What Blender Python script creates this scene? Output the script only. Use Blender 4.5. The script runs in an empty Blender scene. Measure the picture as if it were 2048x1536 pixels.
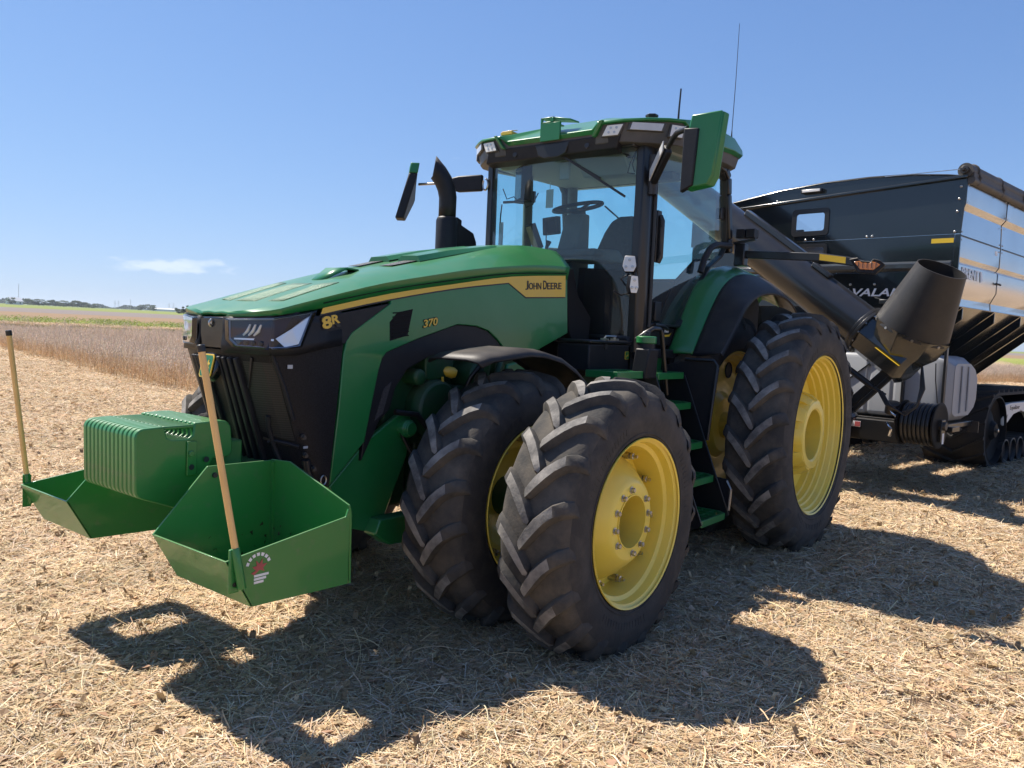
import bpy, bmesh, math, random
from mathutils import Vector, Matrix
R = math.radians
random.seed(7)
scene = bpy.context.scene
COL = scene.collection

# ------------------------------------------------------------------ camera
cam_d = bpy.data.cameras.new('camera'); cam = bpy.data.objects.new('camera', cam_d); COL.objects.link(cam)
yaw, pitch, roll = 3.805, 0.0665, 0.0452
fw = Vector((math.cos(pitch)*math.cos(yaw), math.cos(pitch)*math.sin(yaw), -math.sin(pitch)))
rt = fw.cross(Vector((0, 0, 1))).normalized(); up = rt.cross(fw)
r2 = rt*math.cos(roll) + up*math.sin(roll); u2 = -rt*math.sin(roll) + up*math.cos(roll)
cam.matrix_world = Matrix(((r2.x, u2.x, -fw.x, 3.766), (r2.y, u2.y, -fw.y, 3.7976), (r2.z, u2.z, -fw.z, 1.7217), (0, 0, 0, 1)))
cam_d.sensor_fit = 'HORIZONTAL'; cam_d.sensor_width = 36.0; cam_d.lens = 1590.54*36/2048
cam_d.clip_start = 0.05; cam_d.clip_end = 6000
scene.camera = cam

# ------------------------------------------------------------------ sky and sun
TO_SUN = Vector((0.08, -0.69, 1.0)).normalized()
elev = math.asin(TO_SUN.z)
world = bpy.data.worlds.new('World'); scene.world = world; world.use_nodes = True
wn = world.node_tree.nodes; wl = world.node_tree.links
bg = wn['Background']; bg.inputs[1].default_value = 0.078
sky = wn.new('ShaderNodeTexSky'); sky.sky_type = 'NISHITA'; sky.sun_disc = False
sky.sun_elevation = elev; sky.sun_rotation = math.atan2(TO_SUN.x, TO_SUN.y)
sky.air_density = 1.0; sky.dust_density = 0.1; sky.ozone_density = 5.0; sky.altitude = 200
# thin cirrus wisps low in the sky
tc = wn.new('ShaderNodeTexCoord'); mp = wn.new('ShaderNodeMapping'); mp.inputs['Scale'].default_value = (2.4, 2.4, 15)
wl.new(tc.outputs['Generated'], mp.inputs['Vector'])
nz = wn.new('ShaderNodeTexNoise'); nz.inputs['Scale'].default_value = 3.1; nz.inputs['Detail'].default_value = 7; nz.inputs['Roughness'].default_value = .55
wl.new(mp.outputs[0], nz.inputs['Vector'])
cr = wn.new('ShaderNodeMapRange'); cr.inputs[1].default_value = .72; cr.inputs[2].default_value = .86; cr.inputs[3].default_value = 0; cr.inputs[4].default_value = .42
wl.new(nz.outputs[0], cr.inputs[0])
CLOUD_MIX = wn.new('ShaderNodeMixRGB'); CLOUD_MIX.inputs[2].default_value = (7.4, 7.9, 8.6, 1)
# one small wispy cloud low on the left, plus faint cirrus elsewhere
cdir = (fw*1590.5 + r2*(345-1024) - u2*(531-768)).normalized(); cr_ = cdir.cross(Vector((0, 0, 1))).normalized(); cu_ = cr_.cross(cdir)
cu_, cr_ = (cu_ + cr_*-.05).normalized(), (cr_ + cu_*.05).normalized()
def wm(op, a, b=None, c=None):
    n = wn.new('ShaderNodeMath'); n.operation = op
    for i, v in enumerate((a, b, c)):
        if v is None: continue
        if isinstance(v, (int, float)): n.inputs[i].default_value = v
        else: wl.new(v, n.inputs[i])
    return n.outputs[0]
def wdot(v):
    n = wn.new('ShaderNodeVectorMath'); n.operation = 'DOT_PRODUCT'; n.inputs[1].default_value = v; wl.new(tc.outputs['Generated'], n.inputs[0]); return n.outputs['Value']
nc = wn.new('ShaderNodeTexNoise'); nc.inputs['Scale'].default_value = 38; nc.inputs['Detail'].default_value = 6; mpc = wn.new('ShaderNodeMapping'); mpc.inputs['Scale'].default_value = (1, 1, 3.2)
wl.new(tc.outputs['Generated'], mpc.inputs['Vector']); wl.new(mpc.outputs[0], nc.inputs['Vector'])
uu = wm('MULTIPLY', wdot(cr_), 1/.062); vv = wm('MULTIPLY', wdot(cu_), 1/.0085)
rad = wm('SQRT', wm('ADD', wm('MULTIPLY', uu, uu), wm('MULTIPLY', vv, vv)))
core = wm('SUBTRACT', wm('SUBTRACT', 1.15, rad), wm('MULTIPLY', wm('SUBTRACT', nc.outputs[0], .5), 2.6)); front = wm('GREATER_THAN', wdot(cdir), .9)
cm = wn.new('ShaderNodeMapRange'); cm.interpolation_type = 'SMOOTHSTEP'; cm.inputs[1].default_value = -.1; cm.inputs[2].default_value = 1.0; cm.inputs[4].default_value = .50; wl.new(core, cm.inputs[0])
call = wm('MAXIMUM', wm('MULTIPLY', cm.outputs[0], front), cr.outputs[0])
wl.new(call, CLOUD_MIX.inputs[0])
# camera-like response of the sky: softens the bright horizon, keeps the blue
sa = wn.new('ShaderNodeVectorMath'); sa.operation = 'MULTIPLY'; sa.inputs[1].default_value = (1.17, 1.39, 1.92); wl.new(sky.outputs[0], sa.inputs[0])
sb = wn.new('ShaderNodeVectorMath'); sb.operation = 'MULTIPLY_ADD'; sb.inputs[1].default_value = (.158, .150, .155); sb.inputs[2].default_value = (1, 1, 1); wl.new(sky.outputs[0], sb.inputs[0])
sd = wn.new('ShaderNodeVectorMath'); sd.operation = 'DIVIDE'; wl.new(sa.outputs[0], sd.inputs[0]); wl.new(sb.outputs[0], sd.inputs[1])
wl.new(sd.outputs[0], CLOUD_MIX.inputs[1])
wl.new(CLOUD_MIX.outputs[0], bg.inputs[0])
sun_d = bpy.data.lights.new('sun', 'SUN'); sun_d.energy = 5.0; sun_d.angle = R(0.53); sun_d.color = (1.0, 0.93, 0.83)
sun = bpy.data.objects.new('sun', sun_d); COL.objects.link(sun); sun.location = (0, -20, 40)
sun.rotation_euler = TO_SUN.to_track_quat('Z', 'Y').to_euler()
vs = scene.view_settings; vs.view_transform = 'Standard'; vs.look = 'None'; vs.gamma = 1; vs.use_curve_mapping = False; vs.exposure = 0.85
scene.cycles.max_bounces = 10; scene.cycles.transparent_max_bounces = 24; scene.cycles.glossy_bounces = 4; scene.cycles.diffuse_bounces = 3
scene.cycles.use_denoising = True; scene.cycles.sample_clamp_indirect = 6

# ------------------------------------------------------------------ helpers
def tag(o, label=None, cat=None, group=None, kind=None):
    if label: o['label'] = label
    if cat: o['category'] = cat
    if group: o['group'] = group
    if kind: o['kind'] = kind
    return o
def empty(name, loc=(0, 0, 0), rz=0, parent=None):
    o = bpy.data.objects.new(name, None); COL.objects.link(o); o.location = loc; o.rotation_euler = (0, 0, rz); o.parent = parent
    o.empty_display_size = .1
    return o
class MB:
    def __init__(s): s.v = []; s.f = []
    def add(s, v, f):
        o = len(s.v); s.v += [tuple(p) for p in v]; s.f += [tuple(o+i for i in q) for q in f]; return s
    def box(s, lo, hi, m=None):
        v = [Vector((x, y, z)) for x in (lo[0], hi[0]) for y in (lo[1], hi[1]) for z in (lo[2], hi[2])]
        if m: v = [m @ p for p in v]
        return s.add(v, [(0, 1, 3, 2), (4, 6, 7, 5), (0, 4, 5, 1), (2, 3, 7, 6), (0, 2, 6, 4), (1, 5, 7, 3)])
    def bar(s, a, b, w, h, upv=(0, 0, 1)):
        a, b = Vector(a), Vector(b); d = (b-a).normalized(); u = Vector(upv); sd = d.cross(u)
        if sd.length < 1e-4: sd = d.cross(Vector((1, 0, 0)))
        sd.normalize(); u = sd.cross(d)
        v = [p + sd*sx*w/2 + u*sz*h/2 for p in (a, b) for sx, sz in ((-1, -1), (1, -1), (1, 1), (-1, 1))]
        return s.add(v, [(3, 2, 1, 0), (4, 5, 6, 7), (0, 1, 5, 4), (1, 2, 6, 5), (2, 3, 7, 6), (3, 0, 4, 7)])
    def prism(s, poly, vec):
        n = len(poly); p = [Vector(a) for a in poly]; q = [a + Vector(vec) for a in p]
        nor = Vector((0, 0, 0))
        for i in range(n): nor += p[i].cross(p[(i+1) % n])
        F = [tuple(range(n)), tuple(range(2*n-1, n-1, -1))] + [(i, i+n, (i+1) % n + n, (i+1) % n) for i in range(n)]
        if nor.dot(Vector(vec)) > 0: F = [f[::-1] for f in F]
        return s.add(p + q, F)
    def tube(s, path, r, n=10, cap=True):
        P = [Vector(p) for p in path]; m = len(P); rr = r if isinstance(r, (list, tuple)) else [r]*m
        t0 = (P[1]-P[0]).normalized(); ref = Vector((0, 0, 1)) if abs(t0.z) < .9 else Vector((1, 0, 0))
        u = t0.cross(ref).normalized(); V = []
        for i in range(m):
            t = (P[min(i+1, m-1)] - P[max(i-1, 0)]).normalized()
            u = (u - t*u.dot(t)).normalized(); w = t.cross(u)
            V += [P[i] + (u*math.cos(2*math.pi*k/n) + w*math.sin(2*math.pi*k/n))*rr[i] for k in range(n)]
        F = [(i*n+k, i*n+(k+1) % n, (i+1)*n+(k+1) % n, (i+1)*n+k) for i in range(m-1) for k in range(n)]
        if cap: F += [tuple(range(n-1, -1, -1)), tuple(range((m-1)*n, m*n))]
        return s.add(V, F)
    def lathe(s, prof, n, c=(0, 0, 0), ax=(0, 1, 0), close=False):
        ax = Vector(ax).normalized(); c = Vector(c)
        e1 = Vector((1, 0, 0)) if abs(ax.x) < .9 else Vector((0, 0, 1))
        e1 = (e1 - ax*e1.dot(ax)).normalized(); e2 = ax.cross(e1); m = len(prof)
        V = [c + ax*a + (e1*math.cos(2*math.pi*k/n) + e2*math.sin(2*math.pi*k/n))*r for a, r in prof for k in range(n)]
        F = [(i*n+k, (i+1)*n+k, (i+1)*n+(k+1) % n, i*n+(k+1) % n) for i in range(m-1) for k in range(n)]
        if close: F += [tuple(range(n)), tuple(range(m*n-1, (m-1)*n-1, -1))]
        return s.add(V, F)
    def grid(s, rows):
        nr, nc = len(rows), len(rows[0])
        return s.add([p for r_ in rows for p in r_], [(i*nc+j, i*nc+j+1, (i+1)*nc+j+1, (i+1)*nc+j) for i in range(nr-1) for j in range(nc-1)])
    def mirror(s):
        o = MB(); o.v = [(x, -y, z) for x, y, z in s.v]; o.f = [f[::-1] for f in s.f]; return o
    def both(s):
        m = s.mirror(); return s.add(m.v, m.f)
    def mesh(s, name, mat, smooth=None):
        me = bpy.data.meshes.new(name); me.from_pydata(s.v, [], s.f); me.update()
        if mat: me.materials.append(M[mat] if isinstance(mat, str) else mat)
        if smooth is not None:
            me.polygons.foreach_set('use_smooth', [True]*len(me.polygons)); me.set_sharp_from_angle(angle=R(smooth))
        return me
    def build(s, name, mat, parent=None, bevel=0, smooth=None, solid=0, loc=None, seg=2):
        if bevel and smooth is None: smooth = 40
        me = s.mesh(name, mat, smooth)
        o = bpy.data.objects.new(name, me); COL.objects.link(o); o.parent = parent
        if loc: o.location = loc
        if solid:
            b = o.modifiers.new('solid', 'SOLIDIFY'); b.thickness = solid; b.offset = -1
        if bevel:
            b = o.modifiers.new('bevel', 'BEVEL'); b.width = bevel; b.segments = seg; b.limit_method = 'ANGLE'; b.angle_limit = R(28); b.use_clamp_overlap = True
        return o
def inst(name, me, parent, loc=(0, 0, 0), rot=None, scale=None):
    o = bpy.data.objects.new(name, me); COL.objects.link(o); o.parent = parent; o.location = loc
    if rot: o.rotation_euler = rot
    if scale: o.scale = scale
    return o
def copy_tree(o, parent=None):
    c = o.copy(); COL.objects.link(c); c.parent = parent
    for ch in list(o.children): copy_tree(ch, c)
    return c
def frame_m(o, ex, ey):
    ex = Vector(ex).normalized(); ey = Vector(ey); ey = (ey - ex*ey.dot(ex)).normalized(); ez = ex.cross(ey); o = Vector(o)
    return Matrix(((ex.x, ey.x, ez.x, o.x), (ex.y, ey.y, ez.y, o.y), (ex.z, ey.z, ez.z, o.z), (0, 0, 0, 1)))
def text(name, body, mat, parent, m, width=None, height=None, depth=.0015, bold=0.0, shear=0.0):
    cu = bpy.data.curves.new(name, 'FONT'); cu.body = body; cu.extrude = depth; cu.offset = bold; cu.shear = shear; cu.resolution_u = 3
    t = bpy.data.objects.new(name+'_t', cu); COL.objects.link(t); bpy.context.view_layer.update()
    me = bpy.data.meshes.new_from_object(t.evaluated_get(bpy.context.evaluated_depsgraph_get()))
    bpy.data.objects.remove(t); bpy.data.curves.remove(cu)
    xs = [v.co.x for v in me.vertices]; ys = [v.co.y for v in me.vertices]
    sx = width/(max(xs)-min(xs)) if width else 1; sy = height/(max(ys)-min(ys)) if height else sx
    if not width: sx = sy
    x0, y0 = min(xs), min(ys)
    for v in me.vertices: v.co = m @ Vector(((v.co.x-x0)*sx, (v.co.y-y0)*sy, v.co.z))
    me.materials.clear(); me.materials.append(M[mat]); me.name = name
    o = bpy.data.objects.new(name, me); COL.objects.link(o); o.parent = parent
    return o

# ------------------------------------------------------------------ materials
M = {}
def mat(name, col, rough=.5, metal=0, coat=0, noise=None, bump=None, spec=.5, dust=None):
    m = bpy.data.materials.new(name); m.use_nodes = True; nt = m.node_tree; b = nt.nodes['Principled BSDF']
    b.inputs['Base Color'].default_value = (*col, 1); b.inputs['Roughness'].default_value = rough; b.inputs['Metallic'].default_value = metal
    b.inputs['Coat Weight'].default_value = coat; b.inputs['Coat Roughness'].default_value = .06; b.inputs['Specular IOR Level'].default_value = spec
    co = nt.nodes.new('ShaderNodeTexCoord')
    last = None
    if noise:
        sc, col2, lo, hi = noise
        n = nt.nodes.new('ShaderNodeTexNoise'); n.inputs['Scale'].default_value = sc; n.inputs['Detail'].default_value = 6; n.inputs['Roughness'].default_value = .65
        nt.links.new(co.outputs['Object'], n.inputs['Vector'])
        mr = nt.nodes.new('ShaderNodeMapRange'); mr.inputs[1].default_value = lo; mr.inputs[2].default_value = hi
        nt.links.new(n.outputs[0], mr.inputs[0])
        mx = nt.nodes.new('ShaderNodeMixRGB'); mx.inputs[1].default_value = (*col, 1); mx.inputs[2].default_value = (*col2, 1)
        nt.links.new(mr.outputs[0], mx.inputs[0]); last = mx.outputs[0]
    if dust:   # (amount, colour): dust settles on faces that look up
        g = nt.nodes.new('ShaderNodeNewGeometry'); sp = nt.nodes.new('ShaderNodeSeparateXYZ'); nt.links.new(g.outputs['Normal'], sp.inputs[0])
        n2 = nt.nodes.new('ShaderNodeTexNoise'); n2.inputs['Scale'].default_value = 9; n2.inputs['Detail'].default_value = 8
        nt.links.new(co.outputs['Object'], n2.inputs['Vector'])
        mr = nt.nodes.new('ShaderNodeMapRange'); mr.inputs[1].default_value = .2; mr.inputs[2].default_value = 1.0; mr.inputs[4].default_value = dust[0]
        nt.links.new(sp.outputs[2], mr.inputs[0])
        mu = nt.nodes.new('ShaderNodeMath'); mu.operation = 'MULTIPLY'; nt.links.new(mr.outputs[0], mu.inputs[0]); nt.links.new(n2.outputs[0], mu.inputs[1])
        mx = nt.nodes.new('ShaderNodeMixRGB'); mx.inputs[1].default_value = (*col, 1); mx.inputs[2].default_value = (*dust[1], 1)
        if last: nt.links.new(last, mx.inputs[1])
        nt.links.new(mu.outputs[0], mx.inputs[0]); last = mx.outputs[0]
        ro = nt.nodes.new('ShaderNodeMapRange'); ro.inputs[3].default_value = rough; ro.inputs[4].default_value = min(1, rough+.5)
        nt.links.new(mu.outputs[0], ro.inputs[0]); nt.links.new(ro.outputs[0], b.inputs['Roughness'])
    if last: nt.links.new(last, b.inputs['Base Color'])
    if bump:
        n = nt.nodes.new('ShaderNodeTexNoise'); n.inputs['Scale'].default_value = bump[0]; n.inputs['Detail'].default_value = 4
        nt.links.new(co.outputs['Object'], n.inputs['Vector'])
        bp = nt.nodes.new('ShaderNodeBump'); bp.inputs['Strength'].default_value = bump[1]; bp.inputs['Distance'].default_value = .01
        nt.links.new(n.outputs[0], bp.inputs['Height']); nt.links.new(bp.outputs[0], b.inputs['Normal'])
    M[name] = m; return m
DUST = (.30, .24, .17)
mat('green', (.010, .160, .040), .30, coat=.3, noise=(2.2, (.026, .18, .055), .38, .75), dust=(.2, DUST), bump=(1.5, .02))
mat('green_box', (.026, .20, .042), .34, coat=.3, noise=(16, (.075, .17, .07), .56, .80), dust=(.4, DUST), bump=(4, .05))
mat('dark_green', (.008, .06, .020), .5, noise=(6, (.03, .05, .03), .5, .75), dust=(.3, DUST))
mat('yellow', (.72, .47, .035), .38, coat=.25, noise=(3, (.62, .42, .06), .45, .8), dust=(.25, DUST))
mat('rim_yellow', (.93, .70, .10), .36, coat=.25, noise=(2.5, (.86, .64, .13), .5, .85), dust=(.3, DUST))
mat('yellow_tape', (.75, .50, .03), .35)
mat('black_paint', (.008, .009, .011), .35, coat=.2, noise=(3, (.014, .014, .015), .5, .8), dust=(.2, DUST))
mat('black_plastic', (.011, .012, .016), .46, noise=(14, (.018, .0185, .021), .4, .8), dust=(.28, DUST), bump=(160, .12), spec=.28)
mat('black_trim', (.012, .013, .015), .4)
mat('gloss_black', (.006, .006, .008), .2, coat=.1)
mat('dark_metal', (.05, .05, .052), .45, metal=.6, noise=(9, (.10, .08, .06), .5, .8), dust=(.3, DUST))
mat('steel', (.55, .54, .52), .32, metal=1, noise=(30, (.35, .33, .30), .4, .8))
mat('chrome', (.80, .82, .85), .08, metal=1)
mat('lamp_reflector', (.62, .68, .78), .32, metal=.85)
mat('lamp_back', (.016, .027, .056), .5, spec=.1)
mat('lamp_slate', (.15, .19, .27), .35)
mat('rubber', (.040, .038, .037), .75, noise=(7, (.085, .075, .066), .42, .78), bump=(90, .15), spec=.3)
mat('tread', (.045, .044, .043), .9, noise=(5, (.13, .112, .09), .38, .78), bump=(70, .25), spec=.2)
mat('wood', (.84, .53, .20), .5, noise=(3, (.74, .44, .16), .4, .7))
mat('lug_top', (.10, .095, .09), .9, noise=(7, (.36, .335, .30), .38, .76), bump=(80, .3), spec=.2)
mat('white_plastic', (.72, .70, .66), .4)
mat('lens_grey', (.60, .61, .62), .2, coat=.5, noise=(4, (.50, .51, .53), .4, .6))
mat('lamp_white', (.80, .78, .72), .25, coat=.5)
mat('amber', (.55, .17, .02), .2, coat=.6)
mat('red', (.55, .03, .03), .4)
mat('interior', (.12, .125, .125), .7, noise=(6, (.16, .165, .16), .4, .7))
mat('interior_light', (.34, .36, .36), .7)
mat('interior_dark', (.022, .023, .025), .6)
mat('screen', (.02, .022, .025), .12)
mat('fabric', (.05, .052, .055), .9, noise=(40, (.07, .07, .07), .4, .6))
mat('poly_tank', (.31, .32, .335), .45, noise=(3, (.31, .32, .335), .4, .7), spec=.4)
mat('cart_black', (.010, .014, .016), .16, coat=.55, noise=(1.6, (.016, .02, .022), .4, .7), dust=(.3, DUST))
mat('auger_black', (.008, .009, .011), .30, coat=.45, noise=(2.5, (.018, .017, .017), .5, .8), dust=(.14, DUST), bump=(5, .04))
mat('boot_rubber', (.016, .0155, .016), .5, noise=(4, (.034, .030, .027), .45, .8), dust=(.25, DUST), bump=(30, .08))
mat('tarp', (.060, .056, .052), .6, noise=(5, (.11, .10, .085), .45, .75), dust=(.4, DUST), bump=(12, .3))
mat('stainless', (.62, .63, .65), .24, metal=1, noise=(1.3, (.55, .565, .59), .4, .7))
mat('decal_white', (.78, .79, .80), .4)
mat('decal_silver', (.45, .47, .49), .35)
mat('track_rubber', (.014, .014, .015), .75, noise=(8, (.026, .024, .022), .45, .8), dust=(.15, DUST), bump=(40, .2))
mat('grey_pod', (.060, .057, .055), .5, noise=(5, (.09, .085, .08), .4, .7))
mat('hose', (.012, .012, .013), .35)
mat('mesh_green', (.055, .14, .065), .4, metal=.2, noise=(260, (.16, .21, .12), .42, .62), bump=(300, .6))
mat('mesh_black', (.030, .030, .034), .5, noise=(240, (.10, .095, .10), .5, .62), bump=(260, .8))

def glass(name, tint, rough=0.0, k=1.0, ior=1.45, dirt=0):
    m = bpy.data.materials.new(name); m.use_nodes = True; nt = m.node_tree; nt.nodes.remove(nt.nodes['Principled BSDF'])
    t = nt.nodes.new('ShaderNodeBsdfTransparent'); t.inputs[0].default_value = (*tint, 1)
    g = nt.nodes.new('ShaderNodeBsdfGlossy'); g.inputs['Roughness'].default_value = rough; g.inputs[0].default_value = (1, 1, 1, 1)
    fr = nt.nodes.new('ShaderNodeFresnel'); fr.inputs[0].default_value = ior
    mu = nt.nodes.new('ShaderNodeMath'); mu.operation = 'MULTIPLY'; mu.inputs[1].default_value = k; nt.links.new(fr.outputs[0], mu.inputs[0])
    mx = nt.nodes.new('ShaderNodeMixShader'); nt.links.new(mu.outputs[0], mx.inputs[0]); nt.links.new(t.outputs[0], mx.inputs[1]); nt.links.new(g.outputs[0], mx.inputs[2])
    if dirt:      # thin film of field dust on the pane
        df = nt.nodes.new('ShaderNodeBsdfDiffuse'); df.inputs[0].default_value = (.55, .52, .47, 1); co = nt.nodes.new('ShaderNodeTexCoord')
        nz_ = nt.nodes.new('ShaderNodeTexNoise'); nz_.inputs['Scale'].default_value = 3.5; nz_.inputs['Detail'].default_value = 9; nz_.inputs['Roughness'].default_value = .7; nt.links.new(co.outputs['Object'], nz_.inputs['Vector'])
        mr = nt.nodes.new('ShaderNodeMapRange'); mr.inputs[1].default_value = .35; mr.inputs[2].default_value = .8; mr.inputs[3].default_value = dirt*.35; mr.inputs[4].default_value = dirt*1.6; nt.links.new(nz_.outputs[0], mr.inputs[0])
        m2 = nt.nodes.new('ShaderNodeMixShader'); nt.links.new(mr.outputs[0], m2.inputs[0]); nt.links.new(mx.outputs[0], m2.inputs[1]); nt.links.new(df.outputs[0], m2.inputs[2]); mx = m2
    nt.links.new(mx.outputs[0], nt.nodes['Material Output'].inputs[0]); M[name] = m
glass('cab_glass', (.70, .94, .95), .01, 1.6, dirt=.045)
glass('clear_lens', (.85, .92, 1.0), .02, .6)

def grille_mat():
    m = bpy.data.materials.new('grille'); m.use_nodes = True; nt = m.node_tree; b = nt.nodes['Principled BSDF']
    co = nt.nodes.new('ShaderNodeTexCoord'); v = nt.nodes.new('ShaderNodeTexVoronoi'); v.inputs['Scale'].default_value = 170
    nt.links.new(co.outputs['Object'], v.inputs['Vector'])
    cr = nt.nodes.new('ShaderNodeValToRGB'); cr.color_ramp.elements[0].color = (.003, .003, .004, 1); cr.color_ramp.elements[0].position = .25
    cr.color_ramp.elements[1].color = (.013, .013, .016, 1); cr.color_ramp.elements[1].position = .55
    nt.links.new(v.outputs['Distance'], cr.inputs[0]); nt.links.new(cr.outputs[0], b.inputs['Base Color'])
    b.inputs['Roughness'].default_value = .45; b.inputs['Specular IOR Level'].default_value = .2; M['grille'] = m
    m = bpy.data.materials.new('radiator'); m.use_nodes = True; nt = m.node_tree; b = nt.nodes['Principled BSDF']
    co = nt.nodes.new('ShaderNodeTexCoord'); w = nt.nodes.new('ShaderNodeTexWave'); w.bands_direction = 'Z'; w.inputs['Scale'].default_value = 26; w.inputs['Distortion'].default_value = .2
    nt.links.new(co.outputs['Object'], w.inputs['Vector'])
    cr = nt.nodes.new('ShaderNodeValToRGB'); cr.color_ramp.elements[0].color = (.006, .006, .008, 1); cr.color_ramp.elements[0].position = .72
    cr.color_ramp.elements[1].color = (.030, .028, .028, 1); cr.color_ramp.elements[1].position = .97
    nt.links.new(w.outputs[0], cr.inputs[0]); nt.links.new(cr.outputs[0], b.inputs['Base Color']); b.inputs['Roughness'].default_value = .55; M['radiator'] = m
grille_mat()
mat('soil_clod', (.045, .030, .020), .95)
mat('sticker_red', (.40, .08, .08), .5)
glass('cart_pane', (.85, .88, .90), .01, 1.3)
mat('cart_rail', (.05, .055, .06), .10, coat=.6)
mat('house_white', (.75, .75, .74), .6); mat('house_roof', (.62, .62, .62), .5); mat('mast_grey', (.35, .36, .38), .6)
mat('matt_black', (.008, .008, .009), .6, spec=.15)
mat('grille_pipe', (.020, .020, .023), .5, spec=.2)
mat('decal_side', (.66, .69, .73), .35)
# ------------------------------------------------------------------ tractor
tractor = empty('tractor')
tag(tractor, 'big green farm tractor with yellow wheels, dual tyres and front weights on the stubble', 'tractor')
T = tractor

def tyre_mesh(name, Rt, w, rb, hub, nlug, lug_h, lug_w):
    """agricultural tyre: casing turned round the y axis plus chevron lugs; flattened where it stands on the ground"""
    hw = w/2; Rc = Rt-lug_h; mb = MB()
    d = Rc-rb
    half = [(hw*.88, rb+.008), (hw*.915, rb+.022), (hw*.985, rb+.10*d), (hw*1.03, rb+.26*d), (hw*1.06, rb+.45*d), (hw*1.04, rb+.62*d), (hw*.98, rb+.76*d),
            (hw*.88, rb+.885*d), (hw*.70, rb+.95*d), (hw*.40, rb+.985*d), (0, Rc)]
    prof = half + [(-a, r) for a, r in half[-2::-1]]
    N = 96
    mb.lathe(prof, N, ax=(0, 1, 0))
    nside = len(mb.f)
    # moulded serrations and a rim-guard ring on each sidewall
    for sg in (1, -1):
        mb.lathe([(sg*hw*1.000, rb+.135*d), (sg*hw*1.022, rb+.145*d), (sg*hw*1.026, rb+.165*d), (sg*hw*1.020, rb+.18*d)], N, ax=(0, 1, 0))
        for seg0 in (20, 140, 260):
            for q in range(16):
                t = R(seg0+q*3.2); ca_, sa_ = math.cos(t), math.sin(t); w_ = .0035
                P4 = []
                for rr_, yy_ in ((rb+.30*d, hw*1.046), (rb+.43*d, hw*1.064)):
                    for e_ in (-w_, w_): P4.append((rr_*ca_-e_*sa_, sg*yy_, rr_*sa_+e_*ca_))
                P8 = P4 + [(x, y-sg*.012, z) for x, y, z in P4]
                mb.add(P8, [(0, 1, 3, 2), (4, 5, 1, 0), (6, 7, 3, 2), (0, 2, 6, 4), (1, 3, 7, 5)])
    nser = len(mb.f)-nside
    def casing(a):   # casing radius at axial position a
        a = abs(a)
        pts = half[::-1]
        for (a0, r0), (a1, r1) in zip(pts[:-1], pts[1:]):
            if a <= a1 or (a1, r1) == pts[4]: return r0 + (r1-r0)*(min(a, a1)-a0)/(a1-a0) if a1 > a0 else r0
        return pts[4][1]
    S = [-.115, -.06, .12, .32, .52, .72, .90, 1.03]
    rnd = random.Random(3)
    for k in range(nlug):
        for sgn in (1, -1):
            th0 = 2*math.pi*(k + (0 if sgn > 0 else .5))/nlug + rnd.uniform(-.004, .004)
            span = (w*.52)/Rt
            rings = []
            for i, s in enumerate(S):
                a = s*hw*.99
                th = th0 + span*(1.42*s - .47*max(s, 0)**2)
                ca = casing(a) if s < 1 else casing(hw*.99)
                top = ca + lug_h*(1.0 if s < .9 else .80) if s < 1 else ca + .012
                if s > 0: top = min(top, Rt - .030*(s**3))
                base = ca - .012
                if s > .9: base = rb + .66*d
                wt = lug_w*(.90 + .20*s)*(.42 if i == 0 else (.82 if i == 1 else 1)); wb = wt*1.45
                e0 = lug_h*.25 if i == 0 else 0
                ring = []
                for (dw, rr) in ((-wb/2, base), (-wt/2*1.06, top-.008), (-wt/2*.82, top), (wt/2*.82, top), (wt/2*1.06, top-.008), (wb/2, base)):
                    rr = rr - e0 if rr > base else rr
                    t = th + dw/Rt; aa = a + (dw*.45*(-1 if s < .5 else -.6))
                    ring.append((rr*math.cos(t), sgn*aa, rr*math.sin(t)))
                rings.append(ring)
            V = [p for r_ in rings for p in r_]; n = 6; F = []
            for i in range(len(S)-1):
                for j in range(n-1):
                    q = (i*n+j, i*n+j+1, (i+1)*n+j+1, (i+1)*n+j); F.append(q if sgn < 0 else q[::-1])
            e = tuple(range(n)); F.append(e[::-1] if sgn < 0 else e)
            e = tuple(range((len(S)-1)*n, len(S)*n)); F.append(e if sgn < 0 else e[::-1])
            mb.add(V, F)
    lim = -hub-.006     # contact patch
    V2 = []
    for x, y, z in mb.v:
        if z < lim+.10:
            b = max(0, min(1, (lim+.10-z)/.14)); y *= 1+.05*b
        V2.append((x, y, max(z, lim)))
    mb.v = V2
    me = mb.mesh(name, 'rubber', 38)
    me.materials.append(M['tread']); me.materials.append(M['lug_top'])
    for p in me.polygons:
        c = p.center; r = math.hypot(c.x, c.z)
        if p.index >= nside + nser or r > rb+.80*d: p.material_index = 1
        if p.index >= nside + nser and r > Rc + lug_h*.45 and abs(c.y) < hw*.92:
            nv = p.normal; rv = Vector((c.x, 0, c.z))/r
            if abs(nv.dot(rv)) > .75: p.material_index = 2
    return me

HF, HR = .722, .965
XF, XR = 0.0, -3.05
tyre_f = tyre_mesh('front_tyre', .775, .42, .440, HF, 19, .044, .060)
tyre_r = tyre_mesh('rear_tyre', 1.022, .465, .648, HR, 22, .050, .068)

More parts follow.
